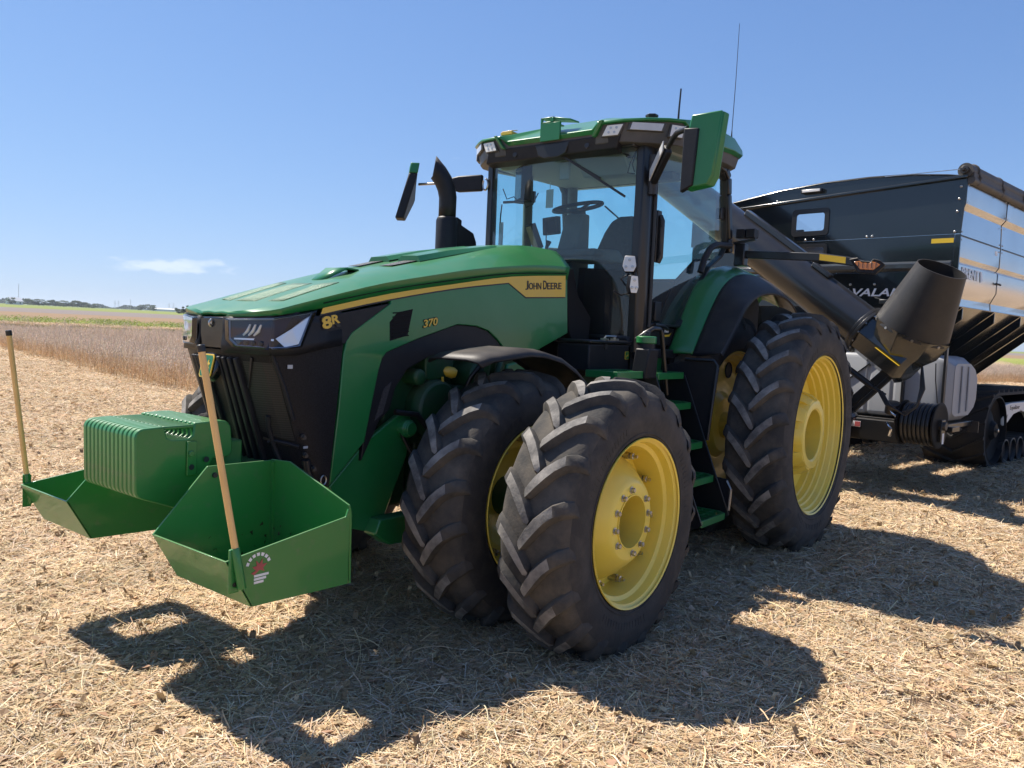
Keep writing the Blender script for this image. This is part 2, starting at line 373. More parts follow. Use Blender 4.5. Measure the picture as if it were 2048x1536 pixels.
def rim_front():
    m = MB()
    m.lathe([(.212, .452), (.217, .462), (.210, .464), (.198, .452), (.192, .438), (.150, .430), (.138, .408), (.060, .398), (-.04, .392), (-.12, .41), (-.19, .432), (-.21, .46)], 72)
    m.lathe([(-.005, .400), (.000, .352), (.012, .345), (.060, .315), (.120, .262), (.150, .232), (.160, .215), (.163, .205), (.163, .150), (.157, .143), (.10, .141), (-.20, .141)], 72)
    m.lathe([(.163, .150), (.169, .150), (.169, .143), (.155, .143)], 60)
    return m.mesh('rim', 'rim_yellow', 32)
def rim_front_inner():
    m = MB()
    m.lathe([(.212, .452), (.217, .462), (.210, .464), (.198, .452), (.192, .438), (.150, .430), (.138, .408), (.060, .398), (-.04, .392), (-.12, .41), (-.19, .432), (-.21, .46)], 64)
    m.lathe([(.04, .40), (.035, .35), (.03, .30), (-.02, .24), (-.04, .20), (-.04, .10), (.32, .10), (.32, .0)], 48)
    return m.mesh('inner_rim', 'rim_yellow', 32)
def rim_rear():
    m = MB()
    m.lathe([(.216, .655), (.222, .668), (.214, .671), (.202, .658), (.196, .640), (.165, .634), (.155, .622), (.118, .612), (.110, .600), (.080, .594), (.070, .582), (.028, .576), (.018, .566), (-.06, .560), (-.12, .60), (-.20, .632), (-.215, .662)], 84)
    m.lathe([(-.03, .568), (-.03, .40), (-.022, .352), (.03, .322), (.115, .304), (.150, .296), (.172, .282), (.174, .276), (.174, .226), (.164, .212), (-.10, .205), (-.14, .16)], 84)
    for k in range(10):   # cast ribs between the wheel-bolt pockets
        c0_ = 2*math.pi*k/10; V = []
        for (y_, rin, rout, aw) in ((.168, .26, .298, .20), (.118, .26, .336, .21), (.035, .26, .362, .23), (-.028, .26, .385, .26)):
            for q in range(5):
                a_ = c0_ + aw*(q/4-.5)*2*.98; rr = rout*(1 if 0 < q < 4 else .965); V.append((rr*math.cos(a_), y_, rr*math.sin(a_)))
        m.add(V, [(i*5+j, i*5+j+1, (i+1)*5+j+1, (i+1)*5+j) for i in range(3) for j in range(4)])
        for q in (0, 4):
            W = [V[i*5+q] for i in range(4)]; a_ = math.atan2(W[0][2], W[0][0]); W2 = [(.28*math.cos(a_), p[1], .28*math.sin(a_)) for p in W]
            m.add(W+W2, [(i, i+1, i+5, i+4) for i in range(3)])
        m.add(V[:5] + [(.27*math.cos(math.atan2(p[2], p[0])), .168, .27*math.sin(math.atan2(p[2], p[0]))) for p in V[:5]], [(i, i+1, i+6, i+5) for i in range(4)])
    return m.mesh('rim', 'rim_yellow', 26)
def rim_rear_inner():
    m = MB()
    m.lathe([(.216, .655), (.222, .668), (.214, .671), (.202, .658), (.196, .640), (.165, .634), (.150, .60), (.06, .59), (-.02, .58), (-.12, .60), (-.215, .662)], 72)
    m.lathe([(.08, .59), (.08, .46), (.06, .40), (.07, .30), (.12, .24), (.12, .12), (.30, .12), (.30, 0)], 60)
    m.lathe([(-.08, .60), (-.10, .50), (-.16, .44), (-.17, .22), (-.22, .20), (-.22, 0)], 60)
    return m.mesh('inner_rim', 'rim_yellow', 30)
RF, RFI, RR, RRI = rim_front(), rim_front_inner(), rim_rear(), rim_rear_inner()
def bolt_mesh():
    m = MB(); m.lathe([(0, .020), (.004, .020), (.005, .013), (.018, .013), (.020, .0105)], 12)
    m.lathe([(.004, .0135), (.022, .0135), (.024, .011), (.024, 0)], 6); return m.mesh('bolt', 'steel', 30)
BOLT = bolt_mesh()
def stud_mesh():
    m = MB(); m.lathe([(-.02, .021), (.045, .021), (.047, .012), (.052, .019), (.068, .019), (.070, .010), (.092, .009), (.092, 0)], 12); return m.mesh('stud', 'steel', 30)
STUD = stud_mesh()
def pocket_mesh():
    m = MB(); V = []
    for k in range(10): V.append((.034*math.cos(2*math.pi*k/10), 0, .055*math.sin(2*math.pi*k/10)))
    m.lathe([(.002, .040), (.0, .036), (-.03, .030), (-.034, 0)], 14); return m.mesh('casting_pocket', 'rim_pocket', 30)
mat('rim_pocket', (.55, .37, .03), .5)
mat('stud_yellow', (.50, .42, .22), .4, metal=.6)
POCK = pocket_mesh()
def wheel(kind, y, side, detail):
    x, h = (XF, HF) if kind[0] == 'f' else (XR, HR)
    name = {'fo': 'front_outer_wheel', 'fi': 'front_inner_wheel', 'ro': 'rear_outer_wheel', 'ri': 'rear_inner_wheel'}[kind]
    e = empty(name, (x, y, h), 0, T)
    sc = (1, 1, 1) if side > 0 else (1, -1, 1)
    inst('tyre', tyre_f if kind[0] == 'f' else tyre_r, e, rot=(0, {'fo': .10, 'fi': .24, 'ro': .05, 'ri': .17}[kind]*0, 0), scale=sc)
    inst('rim', {'fo': RF, 'fi': RFI, 'ro': RR, 'ri': RRI}[kind], e, scale=sc)
    if detail and kind == 'fo':
        for k in range(12):
            if k in (3, 9): continue
            a = R(30*k+15+8); inst('bolt', BOLT, e, (.178*math.cos(a), .163, .178*math.sin(a)), (0, a, 0))
        for k in range(10):
            a = R(36*k+6); inst('stud', STUD, e, (.362*math.cos(a), .004, .362*math.sin(a)))
        m = MB(); m.tube([(.245, .03, -.335), (.24, .06, -.325), (.228, .085, -.31)], [.007, .006, .004], 8); m.build('valve_stem', 'black_trim', e)
    if detail and kind == 'ro':
        for k in range(0):
            a = R(36*k+10); p = Vector((.351*math.cos(a), .058, .351*math.sin(a)))
            q = Vector((math.cos(a)*.95, .35, math.sin(a)*.95)).to_track_quat('Y', 'Z')
            o = inst('casting_pocket', POCK, e, p); o.rotation_euler = q.to_euler()
    if detail and kind == 'ri':
        for k in range(8):
            a = R(45*k+12); inst('dark_hole_disc', HOLE, e, (.50*math.cos(a), .078, .50*math.sin(a)), (0, -a, 0))
    if detail and kind == 'fi':
        for k in range(10):
            a = R(36*k+20); inst('stud', STUD, e, (.362*math.cos(a), .037, .362*math.sin(a)))
    return e
hm = MB(); hm.lathe([(.004, .075), (.012, .072), (.013, .064), (.006, .060), (.005, 0)], 20); HOLE = hm.mesh('dark_hole_disc', 'interior_dark', 30)  # solid dark discs; their colour stands in for the shade inside wheel holes
FO, FI, RO, RI = 1.555, .872, 1.540, .800
wheel('fo', FO, 1, True); wheel('fi', FI, 1, True); wheel('ro', RO, 1, True); wheel('ri', RI, 1, True)
wheel('fo', -FO, -1, False); wheel('fi', -FI, -1, False); wheel('ro', -RO, -1, False); wheel('ri', -RI, -1, False)

# --- axles, chassis, engine
m = MB(); m.tube([(0, -1.45, HF), (0, 1.45, HF)], .085, 16); m.box((-.16, -.55, HF-.16), (.16, .55, HF+.13))
for s in (1, -1):
    m.lathe([(0, .17), (.10, .18), (.16, .15), (.20, .12)], 24, (0, s*.60, HF), (0, s, 0)); m.lathe([(0, .12), (.5, .12), (.5, .15), (.53, .15)], 20, (0, s*.80, HF), (0, s, 0))
m.build('front_axle', 'dark_green', T, bevel=.012)
m = MB(); m.tube([(XR, -1.5, HR), (XR, 1.5, HR)], .07, 16); m.lathe([(0, .26), (.2, .24), (.32, .18), (.34, .14)], 24, (XR, .2, HR)); m.box((-3.5, -.32, .55), (-2.3, .32, 1.35))
m.build('rear_axle', 'dark_green', T, bevel=.012)
m = MB()
m.box((-2.6, -.30, .62), (.25, .30, 1.15)); m.box((-1.0, -.33, 1.0), (.55, .33, 1.72)); m.box((.3, -.28, .62), (1.0, .28, 1.0))
m.build('chassis', 'dark_green', T, bevel=.02)
fp = [(1.003, .832), (.746, 1.065), (.50, 1.20), (.397, 1.20), (.42, .95), (.589, .60), (.66, .52), (.854, .58)]
for s in (1, -1):
    m = MB(); m.prism([(x, s*.41, z) for x, z in fp], (0, -s*.04, 0)); m.build('frame_plate', 'green', T, bevel=.008)
    m = MB(); m.lathe([(0, .055), (.05, .055), (.06, .04), (.075, .04), (.075, 0)], 20, (.46, s*.41, 1.12), (0, s, 0)); m.build('pivot_boss', 'green', T, bevel=.004)
    m = MB(); m.prism([(.70, s*.40, .62), (.45, s*.40, .62), (.25, s*.40, .50), (.30, s*.40, .44), (.62, s*.40, .46), (.74, s*.40, .54)], (0, s*.10, 0)); m.build('axle_bracket', 'green', T, bevel=.01)
# engine details in the wheel arch, left side
m = MB(); m.lathe([(0, .17), (.10, .19), (.16, .17), (.18, .09), (.18, 0)], 28, (.20, .30, 1.22), (0, 1, 0)); m.lathe([(0, .10), (.2, .10), (.22, .07), (.22, 0)], 20, (-.12, .30, 1.42), (0, 1, 0))
m.box((-.35, .28, 1.05), (.02, .43, 1.36)); m.box((.05, .30, 1.40), (.30, .42, 1.62)); m.lathe([(0, .05), (.14, .05), (.15, .03), (.15, 0)], 14, (.36, .3, 1.42), (0, 1, 0))
m.build('engine_block', 'dark_green', T, bevel=.012)
for k, (x, z) in enumerate(((.36, 1.20), (.32, 1.20), (.36, 1.15), (.32, 1.15))):
    m = MB(); m.lathe([(0, .013), (.012, .013), (.012, 0)], 8, (x, .345, z), (0, 1, 0)); m.build('engine_bolt', 'green', T)
m = MB(); m.box((.18, .44, 1.285), (.26, .447, 1.37)); m.build('paper_label', 'white_plastic', T)
m = MB(); m.lathe([(0, .02), (.03, .034), (.07, .036), (.09, .025), (.09, 0)], 14, (.13, .40, 1.46), (-.6, .5, -.2)); m.build('filler_knob', 'yellow', T, smooth=40)
m = MB(); m.box((-.19, .40, 1.50), (-.10, .46, 1.57)); m.box((-.30, .40, 1.51), (-.22, .45, 1.55)); m.build('red_connector', 'red', T, bevel=.008)
m = MB(); m.tube([(.17, .44, 1.42), (.16, .45, 1.3), (.165, .45, 1.15), (.16, .44, 1.0)], .008, 6); m.tube([(.16, .45, 1.24), (.157, .455, 1.17)], .012, 6); m.build('dipstick', 'yellow', T)
for pts, r in (([(-.02, .42, 1.25), (-.03, .5, 1.42), (-.10, .55, 1.53), (-.22, .55, 1.57), (-.32, .5, 1.55)], .016),
               ([(-.20, .46, 1.32), (-.28, .5, 1.42), (-.36, .48, 1.55)], .022), ([(.50, .43, 1.10), (.42, .46, .95), (.45, .46, .78), (.35, .45, .66)], .012),
               ([(.55, .43, 1.22), (.40, .46, 1.20), (.30, .47, 1.10), (.24, .5, .95)], .018)):
    mm = MB(); mm.tube(pts, r, 8); mm.build('hydraulic_hose', 'hose' if r != .022 else 'dark_green', T, smooth=60)

# --- hood
Cn = [(1.455, 1.750), (1.400, 1.774), (1.265, 1.822), (1.05, 1.895), (.70, 1.995), (.30, 2.105), (-.08, 2.195), (-.60, 2.318), (-.88, 2.352), (-1.14, 2.356)]
Rd = [(1.455, .105, 1.749), (1.395, .22, 1.774), (1.26, .28, 1.816), (1.03, .27, 1.893), (.66, .25, 2.010), (.26, .249, 2.110), (-.10, .262, 2.192), (-.647, .288, 2.317), (-.907, .300, 2.338), (-1.16, .310, 2.334)]
Kr = [(1.452, .125, 1.747), (1.388, .395, 1.770), (1.262, .428, 1.806), (1.05, .446, 1.865), (.70, .459, 1.955), (.30, .466, 2.035), (-.08, .473, 2.105), (-.56, .482, 2.170), (-.85, .488, 2.195), (-1.09, .492, 2.205)]
Lo = [(1.462, .118, 1.729), (1.384, .400, 1.744), (1.262, .430, 1.766), (1.05, .4395, 1.805), (.70, .449, 1.872), (.30, .461, 1.952), (-.08, .4724, 2.015), (-.56, .4868, 2.080), (-.85, .4955, 2.105), (-1.05, .5015, 2.112)]
def sub(A, B, t): return tuple(a + (b-a)*t for a, b in zip(A, B))
def cat(P, n=3):   # smooth the station lines
    out = []
    for i in range(len(P)-1):
        p0, p1, p2, p3 = P[max(i-1, 0)], P[i], P[i+1], P[min(i+2, len(P)-1)]
        for k in range(n):
            t = k/n; out.append(tuple(.5*((2*b) + (-a+c)*t + (2*a-5*b+4*c-d)*t*t + (-a+3*b-3*c+d)*t**3) for a, b, c, d in zip(p0, p1, p2, p3)))
    return out + [P[-1]]
CL = cat([(x, 0, z) for x, z in Cn]); RL = cat(Rd); KL = cat(Kr); LL = cat(Lo)
rows = []
for c_, r_, k_, l_ in zip(CL, RL, KL, LL):
    half = [c_, sub(c_, r_, .55), r_, sub(r_, k_, .5), k_, l_]
    half[1] = (half[1][0], half[1][1], half[1][2]+.004)
    half[3] = (half[3][0], half[3][1]+.004, half[3][2]+.006)
    rows.append([(x, -y, z) for x, y, z in half[:0:-1]] + half)
m = MB(); m.grid(rows)
hood = m.build('hood', 'green', T, smooth=24)
b = hood.modifiers.new('solid', 'SOLIDIFY'); b.thickness = .02; b.offset = 1 if False else -1
def hood_z(x, y):
    y = abs(y)
    for i in range(len(CL)-1):
        for A, B in ((CL, RL), (RL, KL)):
            # barycentric search over the loft quads in plan
            q = [A[i], B[i], B[i+1], A[i+1]]
            for tri in ((0, 1, 2), (0, 2, 3)):
                a, b_, c = (q[t] for t in tri)
                den = (b_[1]-c[1])*(a[0]-c[0]) + (c[0]-b_[0])*(a[1]-c[1])
                if abs(den) < 1e-9: continue
                w1 = ((b_[1]-c[1])*(x-c[0]) + (c[0]-b_[0])*(y-c[1]))/den; w2 = ((c[1]-a[1])*(x-c[0]) + (a[0]-c[0])*(y-c[1]))/den; w3 = 1-w1-w2
                if min(w1, w2, w3) > -1e-4: return w1*a[2] + w2*b_[2] + w3*c[2]
    return 1.8
def on_hood(name, poly, mat_, off=.003, n=6):
    """a thin patch draped on the hood: poly = front-left, front-right, back-right, back-left in plan"""
    a, b_, c, d = poly; rows = []
    for i in range(n+1):
        l = sub(a, d, i/n); r_ = sub(b_, c, i/n); rows.append([(*sub(l, r_, j/n), hood_z(*sub(l, r_, j/n)) + off) for j in range(n+1)])
    mm = MB(); mm.grid(rows); return mm.build(name, mat_, hood, smooth=40, solid=.002)
on_hood('vent_mesh', ((1.275, -.10), (1.275, .10), (.90, .085), (.90, -.085)), 'mesh_green')
on_hood('vent_mesh', ((1.275, .145), (1.235, .285), (.86, .27), (.90, .155)), 'mesh_green')
on_hood('vent_mesh', ((1.275, -.145), (1.235, -.285), (.86, -.27), (.90, -.155)), 'mesh_green')
on_hood('vent_mesh', ((.40, .09), (.40, .20), (.20, .21), (.20, .10)), 'mesh_black', .010)
on_hood('vent_mesh', ((.40, -.09), (.40, -.20), (.20, -.21), (.20, -.10)), 'mesh_black', .010)
for s in (1, -1):   # raised scoops behind the vents
    mm = MB()
    rr_ = []
    for x, h in ((.43, .004), (.20, .040), (-.10, .038), (-.55, .012)):
        rr_.append([(x, s*(.04), hood_z(x, .04)+h*.3), (x, s*.07, hood_z(x, .07)+h), (x, s*.14, hood_z(x, .14)+h), (x, s*.215, hood_z(x, .215)+h), (x, s*.24, hood_z(x, .235)+h*.1+.002)])
    mm.grid(rr_[1:]); mm.grid([rr_[1], [(x, y, z-.045) for x, y, z in rr_[1]]]); mm.build('hood_scoop', 'green', hood, smooth=20)
mm = MB(); mm.grid([[(.80, -.05, hood_z(.8, .05)+.004), (.80, .05, hood_z(.8, .05)+.004)], [(.66, -.10, hood_z(.66, .1)+.045), (.66, .10, hood_z(.66, .1)+.045)], [(.52, -.04, hood_z(.52, .04)+.008), (.52, .04, hood_z(.52, .04)+.008)]]); mm.build('hood_scoop', 'green', hood, smooth=10, solid=.01)

# side panels
HS = [(1.10, 1.822), (.644, 1.925), (.113, 2.020), (-.419, 2.103), (-1.03, 2.155)]
YS = lambda x: .47-.03*x
green_low = [(-1.024, 1.974), (-1.086, 1.724), (-.75, 1.60), (-.569, 1.50), (-.40, 1.585), (-.30, 1.665), (-.215, 1.715), (-.10, 1.742), (.079, 1.747), (.41, 1.651), (.62, 1.580), (.653, 1.567), (.68, 1.535), (.705, 1.465), (.75, 1.26), (.791, 1.067), (1.023, .847), (1.0, 1.05), (.974, 1.278), (.955, 1.55), (.938, 1.63), (.901, 1.676), (.633, 1.846)]
for s in (1, -1):
    top = [(x, z) for x, y, z in LL if x < .62]     # butt against the hood's lower edge
    poly = [(.633, 1.875)] + [(x, z-.001) for x, z in top] + green_low[1:]
    poly = [(x, s*YS(x), z) for x, z in poly]
    m = MB(); m.prism(poly, (0, -s*.03, 0)); side = m.build('hood_side_panel', 'green', T, bevel=.005)
    # stripe
    st = [(1.100, 1.797), (.644, 1.901), (.113, 1.996), (-.419, 2.083), (-1.02, 2.138)]
    sb = [(-1.028, 1.985), (-.575, 1.957), (-.388, 2.040), (.112, 1.969), (.642, 1.870), (1.113, 1.764)]
    st = cat(st); sbm = sb[:3] + cat(sb[2:])[1:]
    m = MB(); m.prism([(x, s*(YS(x)+.004), z) for x, z in st + sbm], (0, -s*.003, 0)); stripe = m.build('yellow_stripe', 'yellow', T)
    sbd = [(-1.028, 1.977), (-.577, 1.948), (-.390, 2.032), (.112, 1.960), (.642, 1.861), (1.119, 1.754)]
    sbd = sbd[:3] + cat(sbd[2:])[1:]
    m = MB(); m.prism([(x, s*(YS(x)+.0022), z) for x, z in [(x_, z_+.012) for x_, z_ in sbm[::-1]] + sbd], (0, -s*.002, 0)); m.build('stripe_border', 'black_trim', T)
    # lettering on both sides
    def side_m(x, z, x2, z2):
        return frame_m((x, s*(YS(x)+.0052), z), ((x2-x), s*(YS(x2)-YS(x)), z2-z), (0, 0, 1))
    if s > 0:
        mt = side_m(-.565, 2.005, -.978, 2.036)
        L1 = text('lettering', 'J', 'black_trim', stripe, mt, .034, .062, bold=.014)
        for t_, x0, w_, h_ in (('OHN', .038, .137, .047), ('D', .197, .042, .062), ('EERE', .243, .168, .047)):
            text('lettering', t_, 'black_trim', stripe, mt @ Matrix.Translation((x0, .0015, 0)), w_, h_, bold=.016)
        mt = side_m(.375, 1.716, .26, 1.738)
        text('number_border', '370', 'black_trim', side, mt @ Matrix.Translation((-.004, -.004, -.002)), .130, .054, bold=.05, shear=.2)
        text('number', '370', 'yellow', side, mt, .122, .046, bold=.02, shear=.2)
        mt = side_m(1.10, 1.684, .985, 1.708)
        m8 = mt @ Matrix.Translation((0, 0, .003))
    m = MB(); HSs = cat(HS)
    for (xa_, za_), (xb_, zb_) in zip(HSs[:-1], HSs[1:]):
        yk = lambda x, z: YS(x)+.0035 - max(0, z-(1.80-.19*(x-1.1))-.03)*.0
        m.bar((xa_, s*yk(xa_, za_), za_), (xb_, s*yk(xb_, zb_), zb_), .004, .006)
    m.build('panel_gap', 'matt_black', T)
    # arch trim and liner
    ai = [(.80, .955), (.676, 1.177), (.60, 1.24), (.565, 1.36), (.475, 1.47), (.30, 1.545), (.10, 1.585), (-.112, 1.600), (-.30, 1.585), (-.40, 1.50)]
    ao = [(-.40, 1.585), (-.30, 1.665), (-.215, 1.715), (-.10, 1.742), (.079, 1.747), (.41, 1.651), (.62, 1.580), (.653, 1.567), (.68, 1.535), (.705, 1.465), (.75, 1.26), (.791, 1.067)]
    m = MB(); m.prism([(x, s*(YS(x)-.012), z) for x, z in ao + ai], (0, -s*.05, 0)); m.build('arch_trim', 'black_plastic', T, bevel=.006)
    vp = [(.631, 1.634), (.498, 1.668), (.463, 1.823), (.581, 1.798), (.636, 1.740)]
    m = MB(); m.prism([(x, s*(YS(x)+.002), z) for x, z in vp], (0, -s*.004, 0)); v_ = m.build('side_vent', 'matt_black', side)
    m = MB()
    for k in range(7):
        z = 1.655+k*.023; m.bar((.615, s*(YS(.615)+.003), z), (.49, s*(YS(.49)+.003), z+.014), .006, .006)
    m.build('vent_louvre', 'matt_black', side)
# small mesh grilles in the arch trim
m = MB(); m.prism([(.72, YS(.7)-.010, 1.18), (.66, YS(.7)-.010, 1.22), (.60, YS(.7)-.010, 1.40), (.655, YS(.7)-.010, 1.36)], (0, .006, 0)); m.build('arch_mesh', 'mesh_black', T)

# --- nose: headlights, surround, grille
plan = [(1.471, 0.0), (1.470, .105), (1.455, .150), (1.430, .235), (1.405, .325), (1.3875, .392), (1.376, .402), (1.262, .4305), (1.13, .4365), (.975, .4413)]
def xs(p, off):  # offset plan outward
    return (p[0]+off*(.94 if p[1] < .398 else .1), p[1]+off*(.3 if p[1] < .398 else 1.0))
for s in (1, -1):
    rows = []
    for off_z in range(5):
        t = off_z/4; row = []
        for p in plan[1:]:
            zt = 1.729 if p[1] < .12 else (1.744 - .015*(.40-p[1])/.28 if p[1] < .402 else 1.744+(1.384-p[0])*.205)
            if p[0] < 1.14: zt = 1.756 + (1.12-p[0])*.197
            zb = 1.545 if p[0] > 1.24 else 1.556 + (1.243-p[0])*.18
            q = xs(p, .010 if t < .3 else 0); z = zb + (zt-zb)*t
            if p[0] < 1.14: z = min(z, 1.60+ (p[0]-.90)*1.0 + .14 + 0*z) if False else z
            row.append((q[0], s*q[1], z))
        rows.append(row)
    m = MB(); m.grid(rows if s > 0 else [r_[::-1] for r_ in rows]); m.build('headlight_surround', 'black_plastic', T, smooth=35, solid=.012)
    wedge = [(1.135, 1.745), (.80, 1.812), (.64, 1.845), (.80, 1.74), (.905, 1.672), (.948, 1.612), (1.00, 1.62)]
    m = MB(); m.prism([(x, s*(YS(x)+.001), z) for x, z in wedge], (0, -s*.012, 0)); surround = m.build('model_badge_panel', 'black_plastic', T, bevel=.003)
    if s > 0:
        text('badge_border', '8R', 'black_trim', surround, m8 @ Matrix.Translation((-.004, -.004, -.003)), .125, .074, bold=.05)
        text('badge', '8', 'yellow', surround, m8, .062, .066, bold=.035); text('badge', 'R', 'yellow', surround, m8 @ Matrix.Translation((.064, .017, 0)), .052, .048, bold=.03)
    # lamp unit
    head = empty('headlight', (0, 0, 0), 0, T)
    def pt(p, o): # push a point of the lens plane outward
        n = Vector((.96, .27, 0)) if p[1] < .398 and p[0] > 1.375 else Vector((.15, .99, 0))
        q = Vector(p) + n*o; return (q.x, s*q.y, q.z)
    lens = [(1.4625, .122, 1.721), (1.3835, .398, 1.735), (1.14, .4345, 1.782), (1.228, .4315, 1.589), (1.335, .4135, 1.577), (1.3875, .396, 1.574), (1.448, .170, 1.577), (1.460, .128, 1.612)]
    def lens_faces(o, k=0.0):
        c = Vector((1.36, .36, 1.66)); L = [Vector(p).lerp(c, k) if k else Vector(p) for p in lens]; L = [tuple(p) for p in L]
        if k:
            L[1] = (1.3820, .3985, L[1][2]); L[5] = (1.3830, .3980, L[5][2]); L[4] = (max(L[4][0], 1.30), L[4][1], L[4][2])
            L[0] = (1.4515, .160, L[0][2]); L[7] = (1.4500, .166, L[7][2]); L[6] = (1.437, .21, L[6][2]); L[2] = (1.175, .4295, L[2][2]); L[3] = (1.245, .4265, L[3][2]); L[4] = (1.325, .4145, L[4][2])
        return [pt(p, o) for p in L]
    mm = MB(); P = lens_faces(.013); F = [(0, 1, 5, 6, 7), (1, 2, 3, 4, 5)]; mm.add(P, F if s > 0 else [f[::-1] for f in F]); mm.build('lamp_housing', 'lamp_back' if s > 0 else 'lamp_slate', head)  # far housing coloured paler to stand in for the reflection on its lens
    P0, P1_ = lens_faces(.012), lens_faces(.030, .1)
    mm = MB(); n8 = 8; mm.add(P0 + P1_, [((i, (i+1) % n8, (i+1) % n8+n8, i+n8) if s > 0 else (i+n8, (i+1) % n8+n8, (i+1) % n8, i)) for i in range(n8)]); mm.build('lamp_frame', 'gloss_black', head, bevel=.004)
    mm = MB(); mm.add(P1_, F if s > 0 else [f[::-1] for f in F]); mm.build('lens', 'clear_lens', head)
    ch = [(1.185, .428, 1.752), (1.250, .426, 1.606), (1.325, .414, 1.589), (1.352, .409, 1.612), (1.372, .404, 1.630), (1.290, .421, 1.682), (1.232, .430, 1.729)]
    mm = MB(); mm.prism([pt(p, .017) for p in ch], pt((0, 0, 0), .004)); mm.build('reflector', 'lamp_reflector', head)
    ch = [(1.3795, .400, 1.628), (1.443, .189, 1.624), (1.443, .189, 1.616), (1.3800, .400, 1.618)]
    mm = MB(); mm.prism([pt(p, .017) for p in ch], pt((0, 0, 0), .003)); mm.build('reflector', 'lamp_reflector', head)
    inn_ = lens_faces(.019, .1); mm = MB(); mm.tube(inn_ + [inn_[0]], .0058, 6); mm.build('lens_trim', 'lamp_slate', head, smooth=60)
    for q in range(3):
        y = .28+.032*q; xx = 1.417-.0095*(y-.28)/.032
        mm = MB(); mm.tube([pt((xx+.010, y-.035, 1.640), .017), pt((xx+.002, y-.008, 1.662), .018), pt((xx-.002, y+.006, 1.696), .017)], [.005, .009, .005], 6); mm.build('light_guide', 'lens_grey', head, smooth=60)
    for q in range(4):
        y = .22+.045*q; xx = 1.437-.0125*q
        mm = MB(); mm.lathe([(0, .013), (.006, .013), (.008, .009), (.008, 0)], 12, pt((xx, y, 1.602), .014), (.96, s*.27, 0)); mm.build('led', 'dark_metal', head)
# centre nose panel
m = MB(); m.box((1.440, -.112, 1.56), (1.468, .112, 1.727)); m.build('nose_panel', 'gloss_black', T, bevel=.01)
m = MB(); m.tube([(1.47, 0, 1.712), (1.482, 0, 1.70), (1.482, 0, 1.685), (1.472, 0, 1.675)], .006, 8); m.lathe([(0, .012), (.006, .012), (.006, 0)], 10, (1.466, 0, 1.70), (1, 0, 0)); m.build('hood_latch', 'steel', T, smooth=60)
# grille skin
gy = [0, .06, .13, .20, .28, .35, .395, .425, .434, .440]
gx = [1.476, 1.475, 1.470, 1.452, 1.428, 1.405, 1.372, 1.26, 1.10, .958]
bx_ = [1.284, 1.283, 1.276, 1.255, 1.22, 1.17, 1.13, 1.085, 1.05, 1.028]
bz = [.985, .985, .975, .945, .905, .875, .86, .850, .845, .845]
rows = []
for i in range(13):
    t = i/12
    rows.append([(x0+(x1-x0)*t, y, z0+(zb-z0)*t) for x0, x1, y, zb, z0 in zip(gx, bx_, gy, bz, (1.56,)*7+(1.57, 1.60, 1.625))])
full = [[(x, -y, z) for x, y, z in r_[:0:-1]] + r_ for r_ in rows]
m = MB(); m.grid(full); grille = m.build('grille', 'grille', T, smooth=30)
def gpt(y, t, off=0):
    for i in range(len(gy)-1):
        if abs(y) <= gy[i+1]:
            k = (abs(y)-gy[i])/(gy[i+1]-gy[i]); break
    x0 = gx[i]+(gx[i+1]-gx[i])*k; x1 = bx_[i]+(bx_[i+1]-bx_[i])*k; zb = bz[i]+(bz[i+1]-bz[i])*k
    return (x0+(x1-x0)*t+off, y, 1.56+(zb-1.56)*t)
for y0, y1 in ((.075, .055), (.115, .105), (.155, .155), (.195, .205)):
    for s in (1, -1):
        m = MB(); m.bar(gpt(s*y0, .06, .006), gpt(s*y1, .995, .006), .027, .030, (1, 0, .2)); m.build('grille_rib', 'black_plastic', T, bevel=.006)
rows = [[gpt(y, t, .003) for y in (.228, .26, .30, .34, .375, .392)] for t in (.08, .2, .3, .4, .5, .6, .66)]
m = MB(); m.grid(rows); m.build('radiator_core', 'radiator', T)
m = MB(); m.bar(gpt(.225, .30, .006), gpt(.29, .05, .006), .016, .006, (1, 0, 0)); m.bar(gpt(.235, .72, .006), gpt(.36, .70, .006), .012, .006, (1, 0, 0)); m.build('grille_brace', 'black_trim', T)
for y, t in ((.41, .62), (.405, .76), (.418, .86)):
    p = gpt(y, t, 0); m = MB(); m.lathe([(0, .014), (.03, .014), (.03, .009), (.05, .009), (.05, 0)], 10, p, (.4, 1, 0)); m.build('hose_fitting', 'dark_metal', T)
m = MB(); m.tube([gpt(.41, .80, .01), gpt(.41, .90, .015), gpt(.41, 1.0, .01)], .022, 12); m.build('filter_canister', 'dark_metal', T, smooth=60)
for y, t, w_, h_ in ((.415, .10, .03, .02), (.412, .70, .028, .012), (.405, .86, .02, .014)):
    p = Vector(gpt(y, t, .004)); m = MB(); m.box((p.x-w_/2, p.y+.004, p.z-h_/2), (p.x+w_/2, p.y+.007, p.z+h_/2)); m.build('part_label', 'decal_silver', T)
for pts_, r_ in (([(.26, .74), (.30, .70), (.36, .69), (.40, .70)], .010), ([(.30, .50), (.285, .60), (.29, .78), (.30, .86)], .014), ([(.395, .02), (.40, .25), (.402, .5)], .012)):
    m = MB(); m.tube([gpt(y, t, .006) for y, t in pts_], r_, 8); m.build('cooler_pipe', 'grille_pipe', T, smooth=60)
m = MB(); m.tube([(1.07+.018*math.cos(a), .447, .885+.025*math.sin(a)) for a in [k*.52 for k in range(13)]], .004, 6); m.build('tow_ring', 'steel', T)
